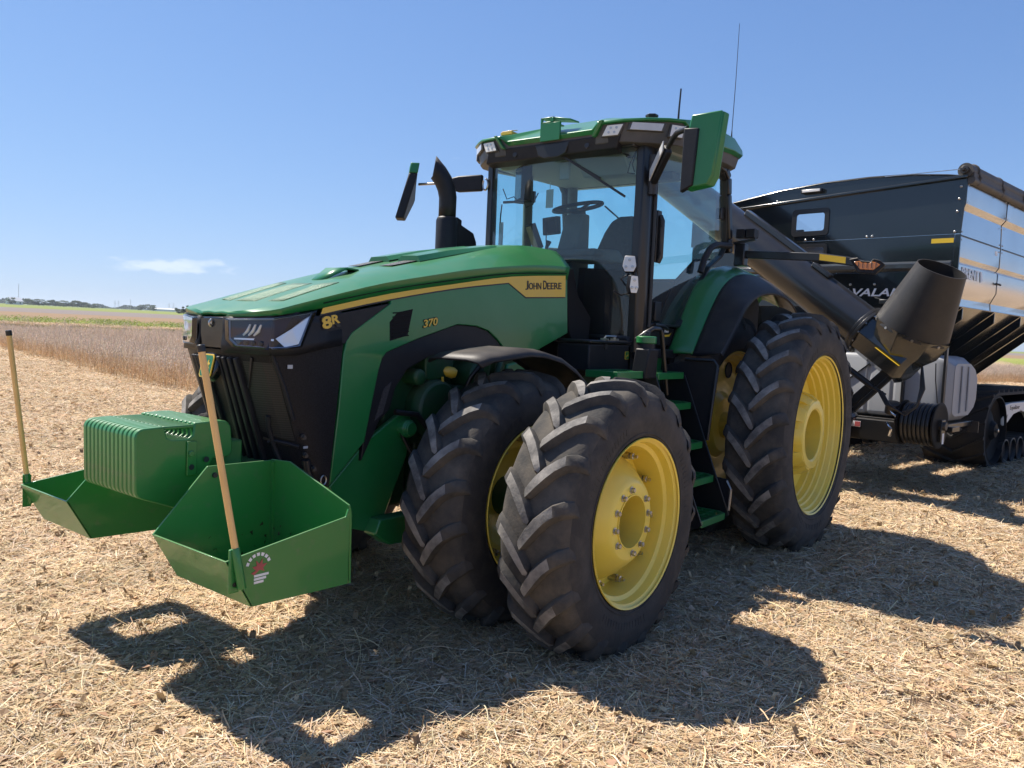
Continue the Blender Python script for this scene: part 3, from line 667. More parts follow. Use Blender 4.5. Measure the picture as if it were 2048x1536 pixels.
# emblem with a leaping deer
deer = [(.0, .10), (.12, .18), (.10, .34), (.20, .42), (.34, .44), (.55, .52), (.66, .66), (.62, .74), (.74, .92), (.70, .74), (.84, .84), (.74, .70), (.92, .62), (.98, .54), (.88, .54), (.80, .48), (.86, .36), (1.0, .28), (.84, .26), (.72, .34), (.56, .36), (.44, .32), (.34, .22), (.22, .24), (.20, .14), (.06, .02)]
def emblem(parent, m_, w, h, name='emblem'):
    def rr(w_, h_, z):
        return [m_ @ Vector((sx*(w_/2)*kx, sy*(h_/2)*ky, z)) for sx, sy, kx, ky in ((1, -1, .8, 1), (1, -1, 1, .8), (1, 1, 1, .8), (1, 1, .8, 1), (-1, 1, .8, 1), (-1, 1, 1, .8), (-1, -1, 1, .8), (-1, -1, .8, 1))]
    n = (m_.to_3x3() @ Vector((0, 0, 1)))
    a = MB(); a.prism(rr(w, h, 0), n*.006); e = a.build(name, 'yellow', parent, bevel=.001)
    a = MB(); a.prism(rr(w*.86, h*.88, .006), n*.0015); a.build('emblem_field', 'green', e)
    a = MB(); a.prism([m_ @ Vector(((x-.5)*w*.66, (y-.45)*h*.62, .0076)) for x, y in deer], n*.0012); a.build('deer', 'yellow', e)
    return e
gm = frame_m((1.487, .0, 1.470), (0, 1, 0), (-.24, 0, 1))
m = MB(); m.lathe([(-.03, .082), (.0, .082), (.006, .074), (.006, 0)], 28, (1.478, 0, 1.470), (.97, 0, .22)); m.build('emblem_base', 'gloss_black', T, bevel=.002)
emblem(T, gm, .106, .125)
# --- cowl and cab
m = MB(); m.box((-1.50, -.46, 1.40), (-1.115, .46, 1.66)); m.prism([(-1.12, -.20, 1.66), (-1.50, -.20, 1.66), (-1.50, -.16, 2.28), (-1.15, -.16, 2.30)], (0, .36, 0)); m.build('cowl', 'black_plastic', T, bevel=.01)
m = MB()
for s in (1, -1):
    m.prism([(-1.06, s*.46, 2.20), (-1.06, s*.50, 2.08), (-1.09, s*.505, 1.75), (-1.16, s*.505, 1.64), (-1.34, s*.52, 1.60), (-1.36, s*.52, 1.85), (-1.20, s*.505, 2.0), (-1.17, s*.47, 2.20)], (0, -s*.06, 0))
m.build('cowl_seal', 'matt_black', T, bevel=.006)
# cab floor block and lower shell
m = MB(); m.box((-3.05, -.74, 1.40), (-1.56, .74, 1.72)); m.build('cab_floor', 'black_plastic', T, bevel=.015)
CF, CR_ = -1.60, -2.98
def wsx(y): return -1.62 + .10*(1-(y/.74)**2)
# windscreen
rows = []
for i in range(9):
    z = 1.70 + (3.16-1.70)*i/8
    rows.append([(wsx(y) - .02*(z-1.7)*0, y, z) for y in [(-.70 + 1.40*j/12) for j in range(13)]])
m = MB(); m.grid(rows); m.build('windscreen', 'cab_glass', T, smooth=60)
# door glass (left) and side window (right)
dg = [(-1.74, 1.82), (-2.20, 1.82), (-2.36, 1.95), (-2.52, 2.17), (-2.68, 2.34), (-2.90, 2.46), (-2.98, 2.55), (-2.90, 3.12), (-2.82, 3.19), (-1.72, 3.19)]
ydoor = lambda x: .800 + .04*(-1.7-x)/1.2
for s in (1, -1):
    m = MB(); m.add([(x, s*ydoor(x), z) for x, z in dg], [tuple(range(len(dg)))]); m.build('door_glass' if s > 0 else 'side_window', 'cab_glass', T)
# rear window
m = MB(); m.grid([[(-2.98, -.76, 2.25), (-2.98, .76, 2.25)], [(-2.92, -.76, 3.18), (-2.92, .76, 3.18)]]); m.build('rear_window', 'cab_glass', T)
# pillars
for s in (1, -1):
    m = MB(); m.prism([(-1.595, s*.705, 1.60), (-1.60, s*.765, 1.60), (-1.66, s*.805, 1.60), (-1.72, s*.805, 1.60), (-1.70, s*.74, 1.60)], (0, 0, 1.64)); m.build('front_pillar', 'black_paint', T, bevel=.008)
    m = MB(); m.tube([(-1.735, s*.812, 1.80), (-1.725, s*.812, 3.19)], .018, 8); m.build('door_seal', 'black_trim', T, smooth=60)
    path = [(-2.74, s*.84, 3.225), (-2.86, s*.842, 3.205), (-2.925, s*.845, 3.14), (-2.945, s*.845, 3.0), (-3.01, s*.85, 2.62), (-3.03, s*.85, 2.50)]
    m = MB()
    for a, b_ in zip(path[:-1], path[1:]): m.bar(a, b_, .07, .09, (0, 1, 0))
    m.build('rear_pillar', 'black_paint', T, bevel=.012)
    # frame round the door
    edge = [(x, s*(ydoor(x)+.006), z) for x, z in dg]
    m = MB()
    for a, b_ in zip(edge[1:8], edge[2:9]): m.bar(a, b_, .020, .045, (0, 1, 0))
    m.bar(edge[0], edge[1], .02, .05, (0, 1, 0)); m.bar(edge[8], edge[9], .02, .05, (0, 1, 0)); m.build('door_frame', 'black_trim', T, bevel=.004)
for a_, b_, w_, h_, nm in (((-1.62, -.72, 1.69), (-1.62, .72, 1.69), .07, .07, 'windscreen_sill'), ((-1.60, -.72, 3.19), (-1.60, .72, 3.19), .16, .10, 'windscreen_header'), ((-2.95, -.8, 3.20), (-2.95, .8, 3.20), .08, .08, 'rear_header'), ((-3.0, -.8, 2.24), (-3.0, .8, 2.24), .06, .06, 'rear_sill'), ((-1.62, .78, 3.215), (-2.80, .82, 3.215), .10, .07, 'door_header'), ((-1.62, -.78, 3.215), (-2.80, -.82, 3.215), .10, .07, 'door_header')):
    m = MB(); m.bar(a_, b_, w_, h_); m.build(nm, 'black_paint', T, bevel=.01)
# door handle and latch
m = MB(); m.tube([(-1.80, .825, 2.66), (-1.80, .845, 2.62), (-1.80, .845, 2.34), (-1.80, .825, 2.30)], .022, 8); m.box((-1.835, .808, 2.30), (-1.765, .822, 2.70)); m.build('door_handle', 'dark_metal', T, bevel=.006)
for z in (2.58, 2.37):
    m = MB(); m.lathe([(0, .022), (.012, .022), (.012, 0)], 14, (-1.80, .845, z), (0, 1, 0)); m.build('handle_bolt', 'black_trim', T)
m = MB(); m.box((-1.90, .80, 1.85), (-1.80, .83, 2.0)); m.build('door_hinge', 'black_trim', T, bevel=.006)
m = MB(); m.box((-2.93, .80, 2.78), (-2.86, .85, 2.88)); m.build('door_latch', 'black_trim', T, bevel=.006)

# roof: plan outline of the left half, front to back
half = [(-1.415, 0), (-1.412, .20), (-1.408, .415), (-1.380, .475), (-1.384, .56), (-1.412, .700), (-1.52, .835), (-1.625, .955), (-1.74, 1.025), (-1.90, 1.04), (-2.3, 1.03), (-2.7, 1.01), (-2.98, .965), (-3.10, .86), (-3.16, .70), (-3.17, .35), (-3.17, 0)]
def ztop(x, y):
    base = [(-1.37, 3.330), (-1.52, 3.350), (-1.74, 3.362), (-1.95, 3.40), (-2.5, 3.435), (-2.85, 3.425), (-3.0, 3.385), (-3.17, 3.345)]
    for (a, za), (b_, zb) in zip(base[:-1], base[1:]):
        if x >= b_: z = za+(zb-za)*(x-a)/(b_-a); break
    else: z = base[-1][1]
    if abs(y) < .44 and x > -1.5: z -= .045
    return z
def zbot(x, y): return 3.225 + (max(0, -1.9-x))*.07 + (.012 if abs(y) < .44 and x > -1.5 else 0)
ring = half + [(x, -y) for x, y in half[-2:0:-1]]
n = len(ring); c0 = Vector((-2.25, 0))
def inset(p, k): q = c0 + (Vector(p)-c0)*(1-k); return (q.x, q.y)
V = []
for k, fz in ((.022, 'b'), (0, 'm'), (.006, 't'), (.10, 'u'), (.5, 'v')):
    for p in ring:
        q = inset(p, k); zt = ztop(*p)
        z = {'b': zbot(*p)+.006, 'm': zbot(*p)+.035, 't': zt-.010, 'u': zt+.012 + (.02 if abs(p[1]) < .44 else 0), 'v': 3.47}[fz]
        if fz == 'b' and p[0] > -1.9 and abs(p[1]) > .46: z = zt - .035      # pods: only a green cap shows, lamps sit below it
        if fz == 'm' and p[0] > -1.9 and abs(p[1]) > .46: z = zt - .028
        V.append((q[0], q[1], z))
F = [(i*n+k, i*n+(k+1) % n, (i+1)*n+(k+1) % n, (i+1)*n+k) for i in range(4) for k in range(n)] + [tuple(range(4*n, 5*n))]
m = MB(); m.add(V, F); roof = m.build('roof', 'green', T, bevel=.010, smooth=30)
# roof underside / lamp ring
V = []
for k, dz in ((.028, 0), (.05, -.05), (.16, -.06)):
    for p in ring:
        q = inset(p, k); zz = (ztop(*p)-.034 if p[0] > -1.9 and abs(p[1]) > .46 else zbot(*p)+.01) if dz == 0 else 3.215+dz + max(0, -1.9-p[0])*.05
        V.append((q[0], q[1], zz))
F = [(i*n+(k+1) % n, i*n+k, (i+1)*n+k, (i+1)*n+(k+1) % n) for i in range(2) for k in range(n)]
m = MB(); m.add(V, F); m.build('roof_underside', 'grey_pod', T, smooth=30, bevel=.006)
m = MB(); m.prism([inset(p, .17) + (3.165,) for p in ring], (0, 0, .03)); m.build('roof_lining', 'interior_light', T)
# green inner cheeks of the lamp pods
for s in (1, -1):
    m = MB(); m.prism([(-1.385, s*.425, 3.215), (-1.365, s*.50, 3.325), (-1.372, s*.53, 3.325), (-1.385, s*.455, 3.215)], (-.06, 0, 0)); m.build('pod_cheek', 'green', T, bevel=.004)
    # lamp bezels along the pod
    path = [(-1.388, .472), (-1.392, .53), (-1.424, .635), (-1.528, .790), (-1.660, .900), (-1.81, .962)]
    def seg_quad(a, b_, zl, zu, skew=0, o=.002):
        a, b_ = Vector(a), Vector(b_); d = (b_-a).normalized(); nn = Vector((-d.y, d.x));
        if nn.dot(a-c0) < 0: nn = -nn
        A, B = a+nn*o, b_+nn*o
        P = [(A.x, s*A.y, zl), (B.x-d.x*skew, s*(B.y-d.y*skew), zl), (B.x, s*B.y, zu), (A.x+d.x*skew, s*(A.y+d.y*skew), zu)]
        return P, (nn.x, s*nn.y)
    def lamp(a, b_, zl, zu, skew, leds, mat_, name):
        P, nn = seg_quad(a, b_, zl, zu, skew)
        mm = MB(); mm.prism(P, (-nn[0]*.03, -nn[1]*.03, 0)); body = mm.build(name, 'grey_pod', T, bevel=.005)
        cx = [sum(p[i] for p in P)/4 for i in range(3)]
        Q = [tuple(cx[i]+(p[i]-cx[i])*.86 + (nn[0], nn[1], 0)[i]*.002 for i in range(3)) for p in P]
        mm = MB(); mm.prism(Q, (nn[0]*.004, nn[1]*.004, 0)); mm.build('lamp_glass', mat_, body, bevel=.002)
        for u in leds:
            e = Vector(Q[0]).lerp(Vector(Q[1]), u[0]).lerp(Vector(Q[3]).lerp(Vector(Q[2]), u[0]), u[1])
            mm = MB(); mm.lathe([(.004, .010), (.007, .009), (.0075, .004), (.0075, 0)], 12, e, (nn[0], nn[1], 0)); mm.build('led', 'steel', body, smooth=40)
    four = [(.32, .3), (.68, .3), (.32, .72), (.68, .72)]
    lamp((-1.400, .500), (-1.428, .690), 3.205, 3.294, .045, four, 'lamp_white', 'work_lamp')
    lamp((-1.437, .703), (-1.628, .928), 3.245, 3.308, .02, [], 'lens_grey', 'light_bar')
    lamp((-1.640, .938), (-1.765, 1.012), 3.210, 3.310, .02, four, 'lamp_white', 'work_lamp')
# visor under the roof front
m = MB(); m.prism([(-1.42, -.62, 3.225), (-1.44, -.66, 3.12), (-1.55, -.68, 3.10), (-1.60, -.68, 3.225)], (0, 1.28, 0)); m.build('roof_visor', 'black_plastic', T, bevel=.01)
m = MB(); m.prism([(-1.432, -.13, 3.215), (-1.432, .20, 3.215), (-1.432, .17, 3.13), (-1.432, .10, 3.105), (-1.432, -.04, 3.105), (-1.432, -.10, 3.13)], (.012, 0, 0)); m.build('wiper_motor_cover', 'black_trim', T, bevel=.006)
for y in (-.34, .36):
    m = MB(); m.lathe([(0, .022), (.010, .022), (.012, .016), (.012, 0)], 14, (-1.437, y, 3.165), (1, 0, .1)); m.build('visor_plug', 'dark_metal', T)
m = MB(); m.bar((-1.455, -.03, 3.195), (-1.50, .26, 3.03), .022, .016); m.bar((-1.50, .26, 3.03), (-1.52, .44, 2.93), .018, .012); m.bar((-1.50, .16, 3.085), (-1.535, .66, 2.775), .012, .018); m.build('wiper', 'black_trim', T, bevel=.002)
m = MB(); m.bar((-2.95, -.40, 2.98), (-2.96, .06, 2.62), .014, .014); m.build('rear_wiper', 'black_trim', T)
# receiver bracket on the roof front
m = MB(); m.box((-1.425, -.075, 3.235), (-1.405, .115, 3.375)); m.box((-1.56, -.075, 3.375), (-1.405, .05, 3.385)); m.box((-1.56, -.075, 3.41), (-1.405, .05, 3.42)); m.box((-1.42, .02, 3.37), (-1.405, .05, 3.42)); m.box((-1.42, -.075, 3.37), (-1.405, -.055, 3.42)); m.prism([(-1.42, .05, 3.42), (-1.42, .20, 3.39), (-1.52, .22, 3.385), (-1.54, .05, 3.415)], (0, 0, -.012))
m.build('receiver_bracket', 'green', T, bevel=.003)
m = MB(); m.box((-1.60, -.56, 3.36), (-1.50, -.44, 3.385)); m.prism([(-1.50, -.55, 3.385), (-1.50, -.44, 3.385), (-1.58, -.44, 3.405), (-1.58, -.55, 3.405)], (0, 0, .006)); m.build('roof_beacon_plate', 'yellow', T, bevel=.006)
m = MB(); m.lathe([(0, .045), (.015, .045), (.017, .052), (.034, .052), (.036, .04), (.036, 0)], 6, (-1.95, .62, 3.452), (0, 0, 1)); m.build('beacon_mount', 'black_trim', T, bevel=.003)
m = MB(); m.lathe([(0, .105), (.04, .10), (.08, .07), (.10, .03), (.105, 0)], 20, (-2.42, .60, 3.46), (0, 0, 1)); m.build('antenna_dome', 'black_plastic', T, smooth=50)
m = MB(); m.tube([(-2.44, .60, 3.54), (-2.445, .60, 3.66), (-2.44, .61, 3.82)], [.010, .008, .007], 8); m.build('stub_antenna', 'black_trim', T, smooth=60)
m = MB(); m.tube([(-2.95, .86, 3.41), (-2.955, .86, 3.50), (-2.955, .86, 3.56)], [.014, .008, .004], 8); m.tube([(-2.955, .86, 3.56), (-2.95, .87, 4.0), (-2.93, .88, 4.46)], [.0035, .003, .0022], 6); m.build('whip_antenna', 'dark_metal', T, smooth=60)
m = MB(); m.box((-1.72, -.97, 3.335), (-1.66, -.93, 3.36)); m.build('roof_clip', 'black_trim', T, bevel=.004)
# underside lamps at the roof's rear corner
for k in range(3):
    m = MB(); m.lathe([(0, .05), (.03, .055), (.05, .045), (.05, 0)], 14, (-2.86-.09*k, .82-.06*k, 3.215), (-.3, .3, -.9)); m.build('rear_work_lamp', 'dark_metal', T, bevel=.004)

# cab interior
m = MB(); m.prism([(-2.30, 0, 2.20), (-2.26, 0, 2.32), (-2.30, 0, 2.47), (-2.42, 0, 2.72), (-2.50, 0, 2.80), (-2.58, 0, 2.80), (-2.55, 0, 2.5), (-2.50, 0, 2.18)], (0, .001, 0)) if False else None
def cushion(name, pts, ang=0):
    mm = MB(); mm.v = []; 
    return mm
seat = empty('seat', (0, 0, 0), 0, T)
m = MB()
sp = [(.26, 2.15), (.27, 2.35), (.26, 2.50), (.20, 2.66), (.14, 2.76), (.06, 2.80)]
outl = [(y, z) for y, z in sp] + [(-y, z) for y, z in sp[::-1]]
m.prism([(-2.42-(z-2.15)*.16, y+.08, z) for y, z in outl], (-.12, 0, 0)); m.build('backrest', 'fabric', seat, bevel=.035, seg=3)
m = MB(); m.box((-2.50, -.18, 2.06), (-1.98, .34, 2.20)); m.build('cushion', 'fabric', seat, bevel=.04, seg=3)
m = MB(); m.box((-2.45, -.10, 1.72), (-2.05, .26, 2.06)); m.build('seat_base', 'interior_dark', seat, bevel=.02)
m = MB(); m.box((-2.35, -.42, 2.12), (-1.9, -.22, 2.32)); m.prism([(-1.95, -.42, 2.30), (-1.80, -.42, 2.38), (-1.82, -.42, 2.44), (-2.2, -.42, 2.38)], (0, .18, 0)); m.build('armrest', 'interior', seat, bevel=.02)
m = MB(); m.prism([(-1.60, -.10, 1.72), (-1.70, -.10, 2.30), (-1.78, -.075, 2.62), (-1.80, -.07, 2.72), (-1.90, -.07, 2.72), (-1.94, -.09, 2.40), (-2.0, -.10, 1.72)], (0, .19, 0)); m.build('steering_column', 'interior', T, bevel=.02)
swm = frame_m((-1.87, .01, 2.785), (0, 1, 0), (-.94, 0, .33))
m = MB(); ring_ = [swm @ Vector((.205*math.cos(a), .205*math.sin(a), 0)) for a in [2*math.pi*k/36 for k in range(37)]]; m.tube(ring_, .017, 8, cap=False)
for a in (R(200), R(-20), R(90)): m.tube([swm @ Vector((.02*math.cos(a), .02*math.sin(a), -.03)), swm @ Vector((.20*math.cos(a), .20*math.sin(a), 0))], .013, 6)
m.lathe([(-.05, .06), (0, .06), (.01, .04), (.01, 0)], 16, swm @ Vector((0, 0, -.02)), (swm.to_3x3() @ Vector((0, 0, 1)))); m.build('steering_wheel', 'interior_dark', T, smooth=50)
m = MB(); m.box((-1.75, -.50, 2.40), (-1.56, .40, 2.34)); m.prism([(-1.58, -.34, 2.31), (-1.60, -.36, 2.40), (-1.90, -.30, 2.42), (-1.95, -.25, 2.31)], (0, .72, 0)); m.build('dashboard', 'interior', T, bevel=.02)
def mon(name, o, ex, ey, w, h, d):
    mm = frame_m(o, ex, ey); a = MB(); a.box((-w/2, -h/2, -d), (w/2, h/2, 0), mm); b_ = a.build(name, 'interior_dark', T, bevel=.008)
    a = MB(); a.box((-w/2*.9, -h/2*.86, 0), (w/2*.9, h/2*.86, .002), mm); a.build('display', 'screen', b_)
mon('monitor', (-1.86, -.27, 2.64), (.3, 1, 0), (.1, 0, 1), .20, .15, .05)
mon('armrest_display', (-1.74, -.36, 2.53), (.5, .8, .0), (.45, -.1, 1), .13, .22, .05)
mon('corner_display', (-1.72, -.52, 2.99), (.6, .8, 0), (0, 0, 1), .22, .30, .09)
m = MB(); m.tube([(-1.70, -.66, 2.84), (-1.72, -.5, 2.84), (-1.76, -.36, 2.84)], .012, 6); m.tube([(-1.74, -.36, 2.84), (-1.74, -.36, 2.92)], .018, 6); m.tube([(-1.68, -.66, 2.82), (-1.69, -.68, 2.7), (-1.68, -.67, 2.5)], .006, 5); m.build('display_bracket', 'interior_dark', T)
m = MB(); m.box((-1.66, -.655, 2.36), (-1.645, -.615, 2.66)); m.build('pillar_strip_lamp', 'lens_grey', T, bevel=.004)
m = MB(); m.box((-1.70, -.06, 2.98), (-1.67, .04, 3.13)) ; m.prism([(-1.72, .06, 3.15), (-1.85, .06, 3.02), (-2.0, .06, 3.02), (-2.05, .06, 3.15)], (0, .45, 0)); m.build('roof_console', 'interior_light', T, bevel=.012)
for y in (.10, .30):
    m = MB(); m.box((-1.862, y, 3.035), (-1.845, y+.14, 3.115), Matrix.Identity(4)); m.build('console_vent', 'interior_dark', T, bevel=.006)
m = MB(); m.box((-1.655, -.165, 2.755), (-1.65, -.095, 2.905)); m.build('hanging_tag', 'decal_silver', T)
m = MB(); m.tube([(-1.652, -.13, 2.965), (-1.652, -.13, 2.905)], .003, 5); m.build('tag_string', 'white_plastic', T)
m = MB(); m.prism([(-1.78, -.64, 1.72), (-1.78, .60, 1.72), (-1.80, .52, 2.25), (-1.80, -.60, 2.31)], (-.02, 0, 0)); m.build('dark_backing_panel', 'matt_black', T, bevel=.01)  # dark sheet added behind the lower windscreen to darken it and bring out reflections
m = MB(); m.box((-2.92, -.78, 1.72), (-1.66, -.66, 2.33)); m.build('side_console', 'interior_dark', T, bevel=.02)
m = MB(); m.box((-2.80, -.65, 1.72), (-2.60, .7, 2.22)); m.build('rear_shelf', 'interior_dark', T, bevel=.02)
m = MB(); m.prism([(-2.02, .70, 1.72), (-2.25, .72, 1.78), (-2.60, .74, 2.22), (-2.90, .76, 2.42), (-2.90, .60, 2.42), (-2.60, .58, 2.22), (-2.2, .56, 1.72)], (0, 0, .02)) ; m.build('inner_fender', 'interior_dark', T)
m = MB(); m.tube([(-2.88, -.74, 3.16), (-2.90, -.74, 2.6), (-2.92, -.74, 2.25)], .05, 8); m.tube([(-1.72, -.78, 3.16), (-1.74, -.78, 1.75)], .02, 6); m.tube([(-2.2, -.78, 3.16), (-2.22, -.76, 1.75)], .045, 8); m.build('inner_pillar', 'interior', T, smooth=60)

m = MB(); m.tube([(-1.95, -.34, 2.36), (-1.93, -.34, 2.46), (-1.95, -.33, 2.52)], [.018, .014, .024], 8); m.build('joystick', 'interior_dark', T, smooth=60)
for q in range(4):
    m = MB(); m.tube([(-2.05-.05*q, -.30, 2.36), (-2.05-.05*q, -.30, 2.42)], .009, 6); m.build('control_lever', 'yellow' if q == 1 else 'interior_dark', T, smooth=60)
for pts_ in ([(-1.70, -.44, 2.84), (-1.69, -.40, 2.78), (-1.70, -.34, 2.80), (-1.72, -.30, 2.90)], [(-1.66, -.64, 2.95), (-1.67, -.60, 2.86), (-1.69, -.54, 2.88), (-1.70, -.5, 2.84)], [(-1.82, -.27, 2.56), (-1.80, -.25, 2.45), (-1.78, -.22, 2.38)], [(-1.66, .66, 3.14), (-1.65, .62, 3.05), (-1.655, .60, 2.98), (-1.66, .66, 2.97)], [(-1.655, .67, 3.14), (-1.64, .645, 3.04), (-1.655, .66, 2.98)]):
    m = MB(); m.tube(pts_, .005, 5); m.build('wiring', 'black_trim', T, smooth=60)
m = MB(); m.box((-2.70, .30, 3.10), (-2.55, .52, 3.165)); m.build('dome_lamp', 'interior', T, bevel=.01)
m = MB(); m.lathe([(0, .05), (.02, .055), (.03, .03), (.03, 0)], 16, (-1.80, .47, 3.155), (0, 0, -1)); m.build('roof_speaker', 'interior_dark', T, smooth=40)

# mirrors
for s in (1, -1):
    mr = empty('mirror', (0, 0, 0), 0, T)
    if s > 0:
        f1 = [(-1.345, 1.245, 3.165), (-1.345, 1.265, 3.262), (-1.375, 1.475, 3.275), (-1.385, 1.425, 2.850), (-1.375, 1.395, 2.785), (-1.345, 1.235, 2.755)]
        m = MB(); m.prism(f1, (-.02, 0, 0)); m.prism([(x-.02, y, z) for x, y, z in f1], (-.05, .025, -.012)); m.build('mirror_back', 'green', mr, bevel=.012)
        m = MB(); m.prism([(-1.335, 1.215, 3.175), (-1.335, 1.325, 3.165), (-1.335, 1.300, 2.780), (-1.335, 1.212, 2.735)], (-.05, 0, 0)); m.build('mirror_face_housing', 'black_plastic', mr, bevel=.008)
        arm = [(-1.62, .83, 2.92), (-1.52, .90, 2.98), (-1.44, 1.02, 3.10)]
        m = MB(); m.bar((-1.66, .82, 2.90), (-1.50, 1.02, 3.09), .05, .085); m.build('mirror_arm', 'black_plastic', mr, bevel=.012)
        m = MB(); m.prism([(-1.610, .825, 2.975), (-1.470, .998, 3.140), (-1.472, .995, 3.065), (-1.612, .822, 2.890)], (.008, -.006, 0)); m.build('turn_signal', 'lens_grey', mr, bevel=.003)
        m = MB(); m.tube([(-1.51, 1.01, 3.09), (-1.48, 1.06, 3.15), (-1.43, 1.12, 3.175), (-1.36, 1.235, 3.175)], .020, 10); m.build('mirror_rod', 'black_trim', mr, smooth=60)
        m = MB(); m.lathe([(-.18, .035), (.10, .035)], 12, (-1.67, .815, 2.98), (0, 0, 1)); m.box((-1.70, .79, 2.86), (-1.64, .84, 3.10)); m.build('mirror_hinge', 'dark_metal', mr, bevel=.006)
    else:
        f1 = [(-1.30, -1.36, 3.145), (-1.40, -1.50, 3.150), (-1.385, -1.475, 2.90), (-1.355, -1.475, 2.80), (-1.30, -1.51, 2.66), (-1.25, -1.48, 2.67)]
        m = MB(); m.prism([(x+.0, y, z) for x, y, z in ((-1.275, -1.30, 3.07), (-1.43, -1.47, 3.07), (-1.405, -1.45, 2.86), (-1.375, -1.44, 2.82), (-1.26, -1.42, 2.655), (-1.18, -1.36, 2.670))], (.05, -.06, 0)); m.build('mirror_face_housing', 'black_plastic', mr, bevel=.010)
        m = MB(); m.prism([(-1.295, -1.30, 3.165), (-1.44, -1.47, 3.165), (-1.43, -1.47, 3.073), (-1.275, -1.30, 3.073)], (.05, -.06, 0)); m.build('mirror_back', 'green', mr, bevel=.008)
        m = MB(); m.prism([(-1.56, -.80, 3.07), (-1.50, -1.02, 3.065), (-1.48, -1.14, 3.045), (-1.48, -1.14, 2.96), (-1.50, -1.02, 2.925), (-1.56, -.80, 2.93)], (-.05, -.02, 0)); m.build('mirror_arm', 'black_plastic', mr, bevel=.012)
        m = MB(); m.tube([(-1.48, -1.10, 3.005), (-1.42, -1.25, 3.00), (-1.37, -1.38, 2.995)], .012, 8); m.build('mirror_rod', 'steel', mr, smooth=60)
        m = MB(); m.tube([(-1.585, -.78+.05*math.sin(a)*.6, 2.985+.05*math.cos(a)) for a in [k*.5 for k in range(12)]], .008, 6); m.build('mirror_cable', 'steel', mr, smooth=60)

# exhaust
ex = empty('exhaust', (0, 0, 0), 0, T)
X0, Y0 = -1.085, -.75
m = MB(); m.lathe([(2.20, .090), (2.60, .090), (2.628, .080), (2.632, .072)], 28, (X0, Y0, 0), (0, 0, 1)); m.prism([(X0-.06, Y0-.06, 2.25), (X0-.34, Y0-.06, 2.25), (X0-.30, Y0-.05, 2.46), (X0-.26, Y0-.05, 2.53), (X0-.12, Y0-.06, 2.58), (X0-.12, Y0-.06, 2.62), (X0-.06, Y0-.06, 2.64)], (0, .12, 0)); m.build('exhaust_shroud', 'black_plastic', ex, bevel=.008)
path = [(X0, Y0, 2.62), (X0, Y0, 2.72), (X0, Y0, 2.79), (X0+.010, Y0-.010, 2.86), (X0+.030, Y0-.030, 2.925), (X0+.060, Y0-.060, 2.985), (X0+.095, Y0-.095, 3.04)]
m = MB(); m.tube(path, [.072, .072, .073, .074, .075, .076, .076], 28, cap=False)
nn = 28; V = m.v; c_end = Vector(path[-1]); dend = Vector((.5, -.5, .72)).normalized()
for k in range(nn):    # slash-cut mouth: the lower lip is cut back
    p = Vector(V[-nn+k]); rel = p-c_end; V[-nn+k] = tuple(p + dend*(rel.z*1.15 - .02))
o = m.build('exhaust_pipe', 'black_plastic', ex, smooth=50); b = o.modifiers.new('solid', 'SOLIDIFY'); b.thickness = .006; b.offset = -1
# front fenders over the inner wheels
def arc_sheet(cx, cz, prof, ys, s):
    rows = []
    for a, r in prof: rows.append([(cx + (r+dr)*math.cos(R(a)), s*y, cz + (r+dr)*math.sin(R(a))) for y, dr in ys])
    return rows
for s in (1, -1):
    prof = [(58, .985), (64, .965), (72, .935), (82, .915), (92, .900), (104, .890), (116, .880), (128, .875), (140, .870), (146, .868)]
    ysec = [(.66, -.035), (.68, -.008), (.76, 0), (.98, 0), (1.06, -.015), (1.085, -.045)]
    m = MB(); rws = arc_sheet(XF, HF, prof, ysec, s); rws = [[(x, y*(1 if i > 1 else .96), z) for x, y, z in r_] for i, r_ in enumerate(rws)]
    m.grid(rws); m.build('front_fender', 'black_plastic', T, smooth=40, solid=.012)
    m = MB(); m.bar((-.08, s*.55, 1.10), (-.10, s*.60, 1.55), .05, .05, (1, 0, 0)); m.bar((-.10, s*.58, 1.54), (-.10, s*.95, 1.585), .05, .03); m.build('fender_bracket', 'dark_green', T, bevel=.006)
m = MB(); m.prism([(-.30, .50, 1.20), (-.62, .50, 1.20), (-.62, .50, 1.42), (-.50, .50, 1.52), (-.36, .50, 1.50)], (0, .03, 0)); m.build('side_bracket', 'green', T, bevel=.01)
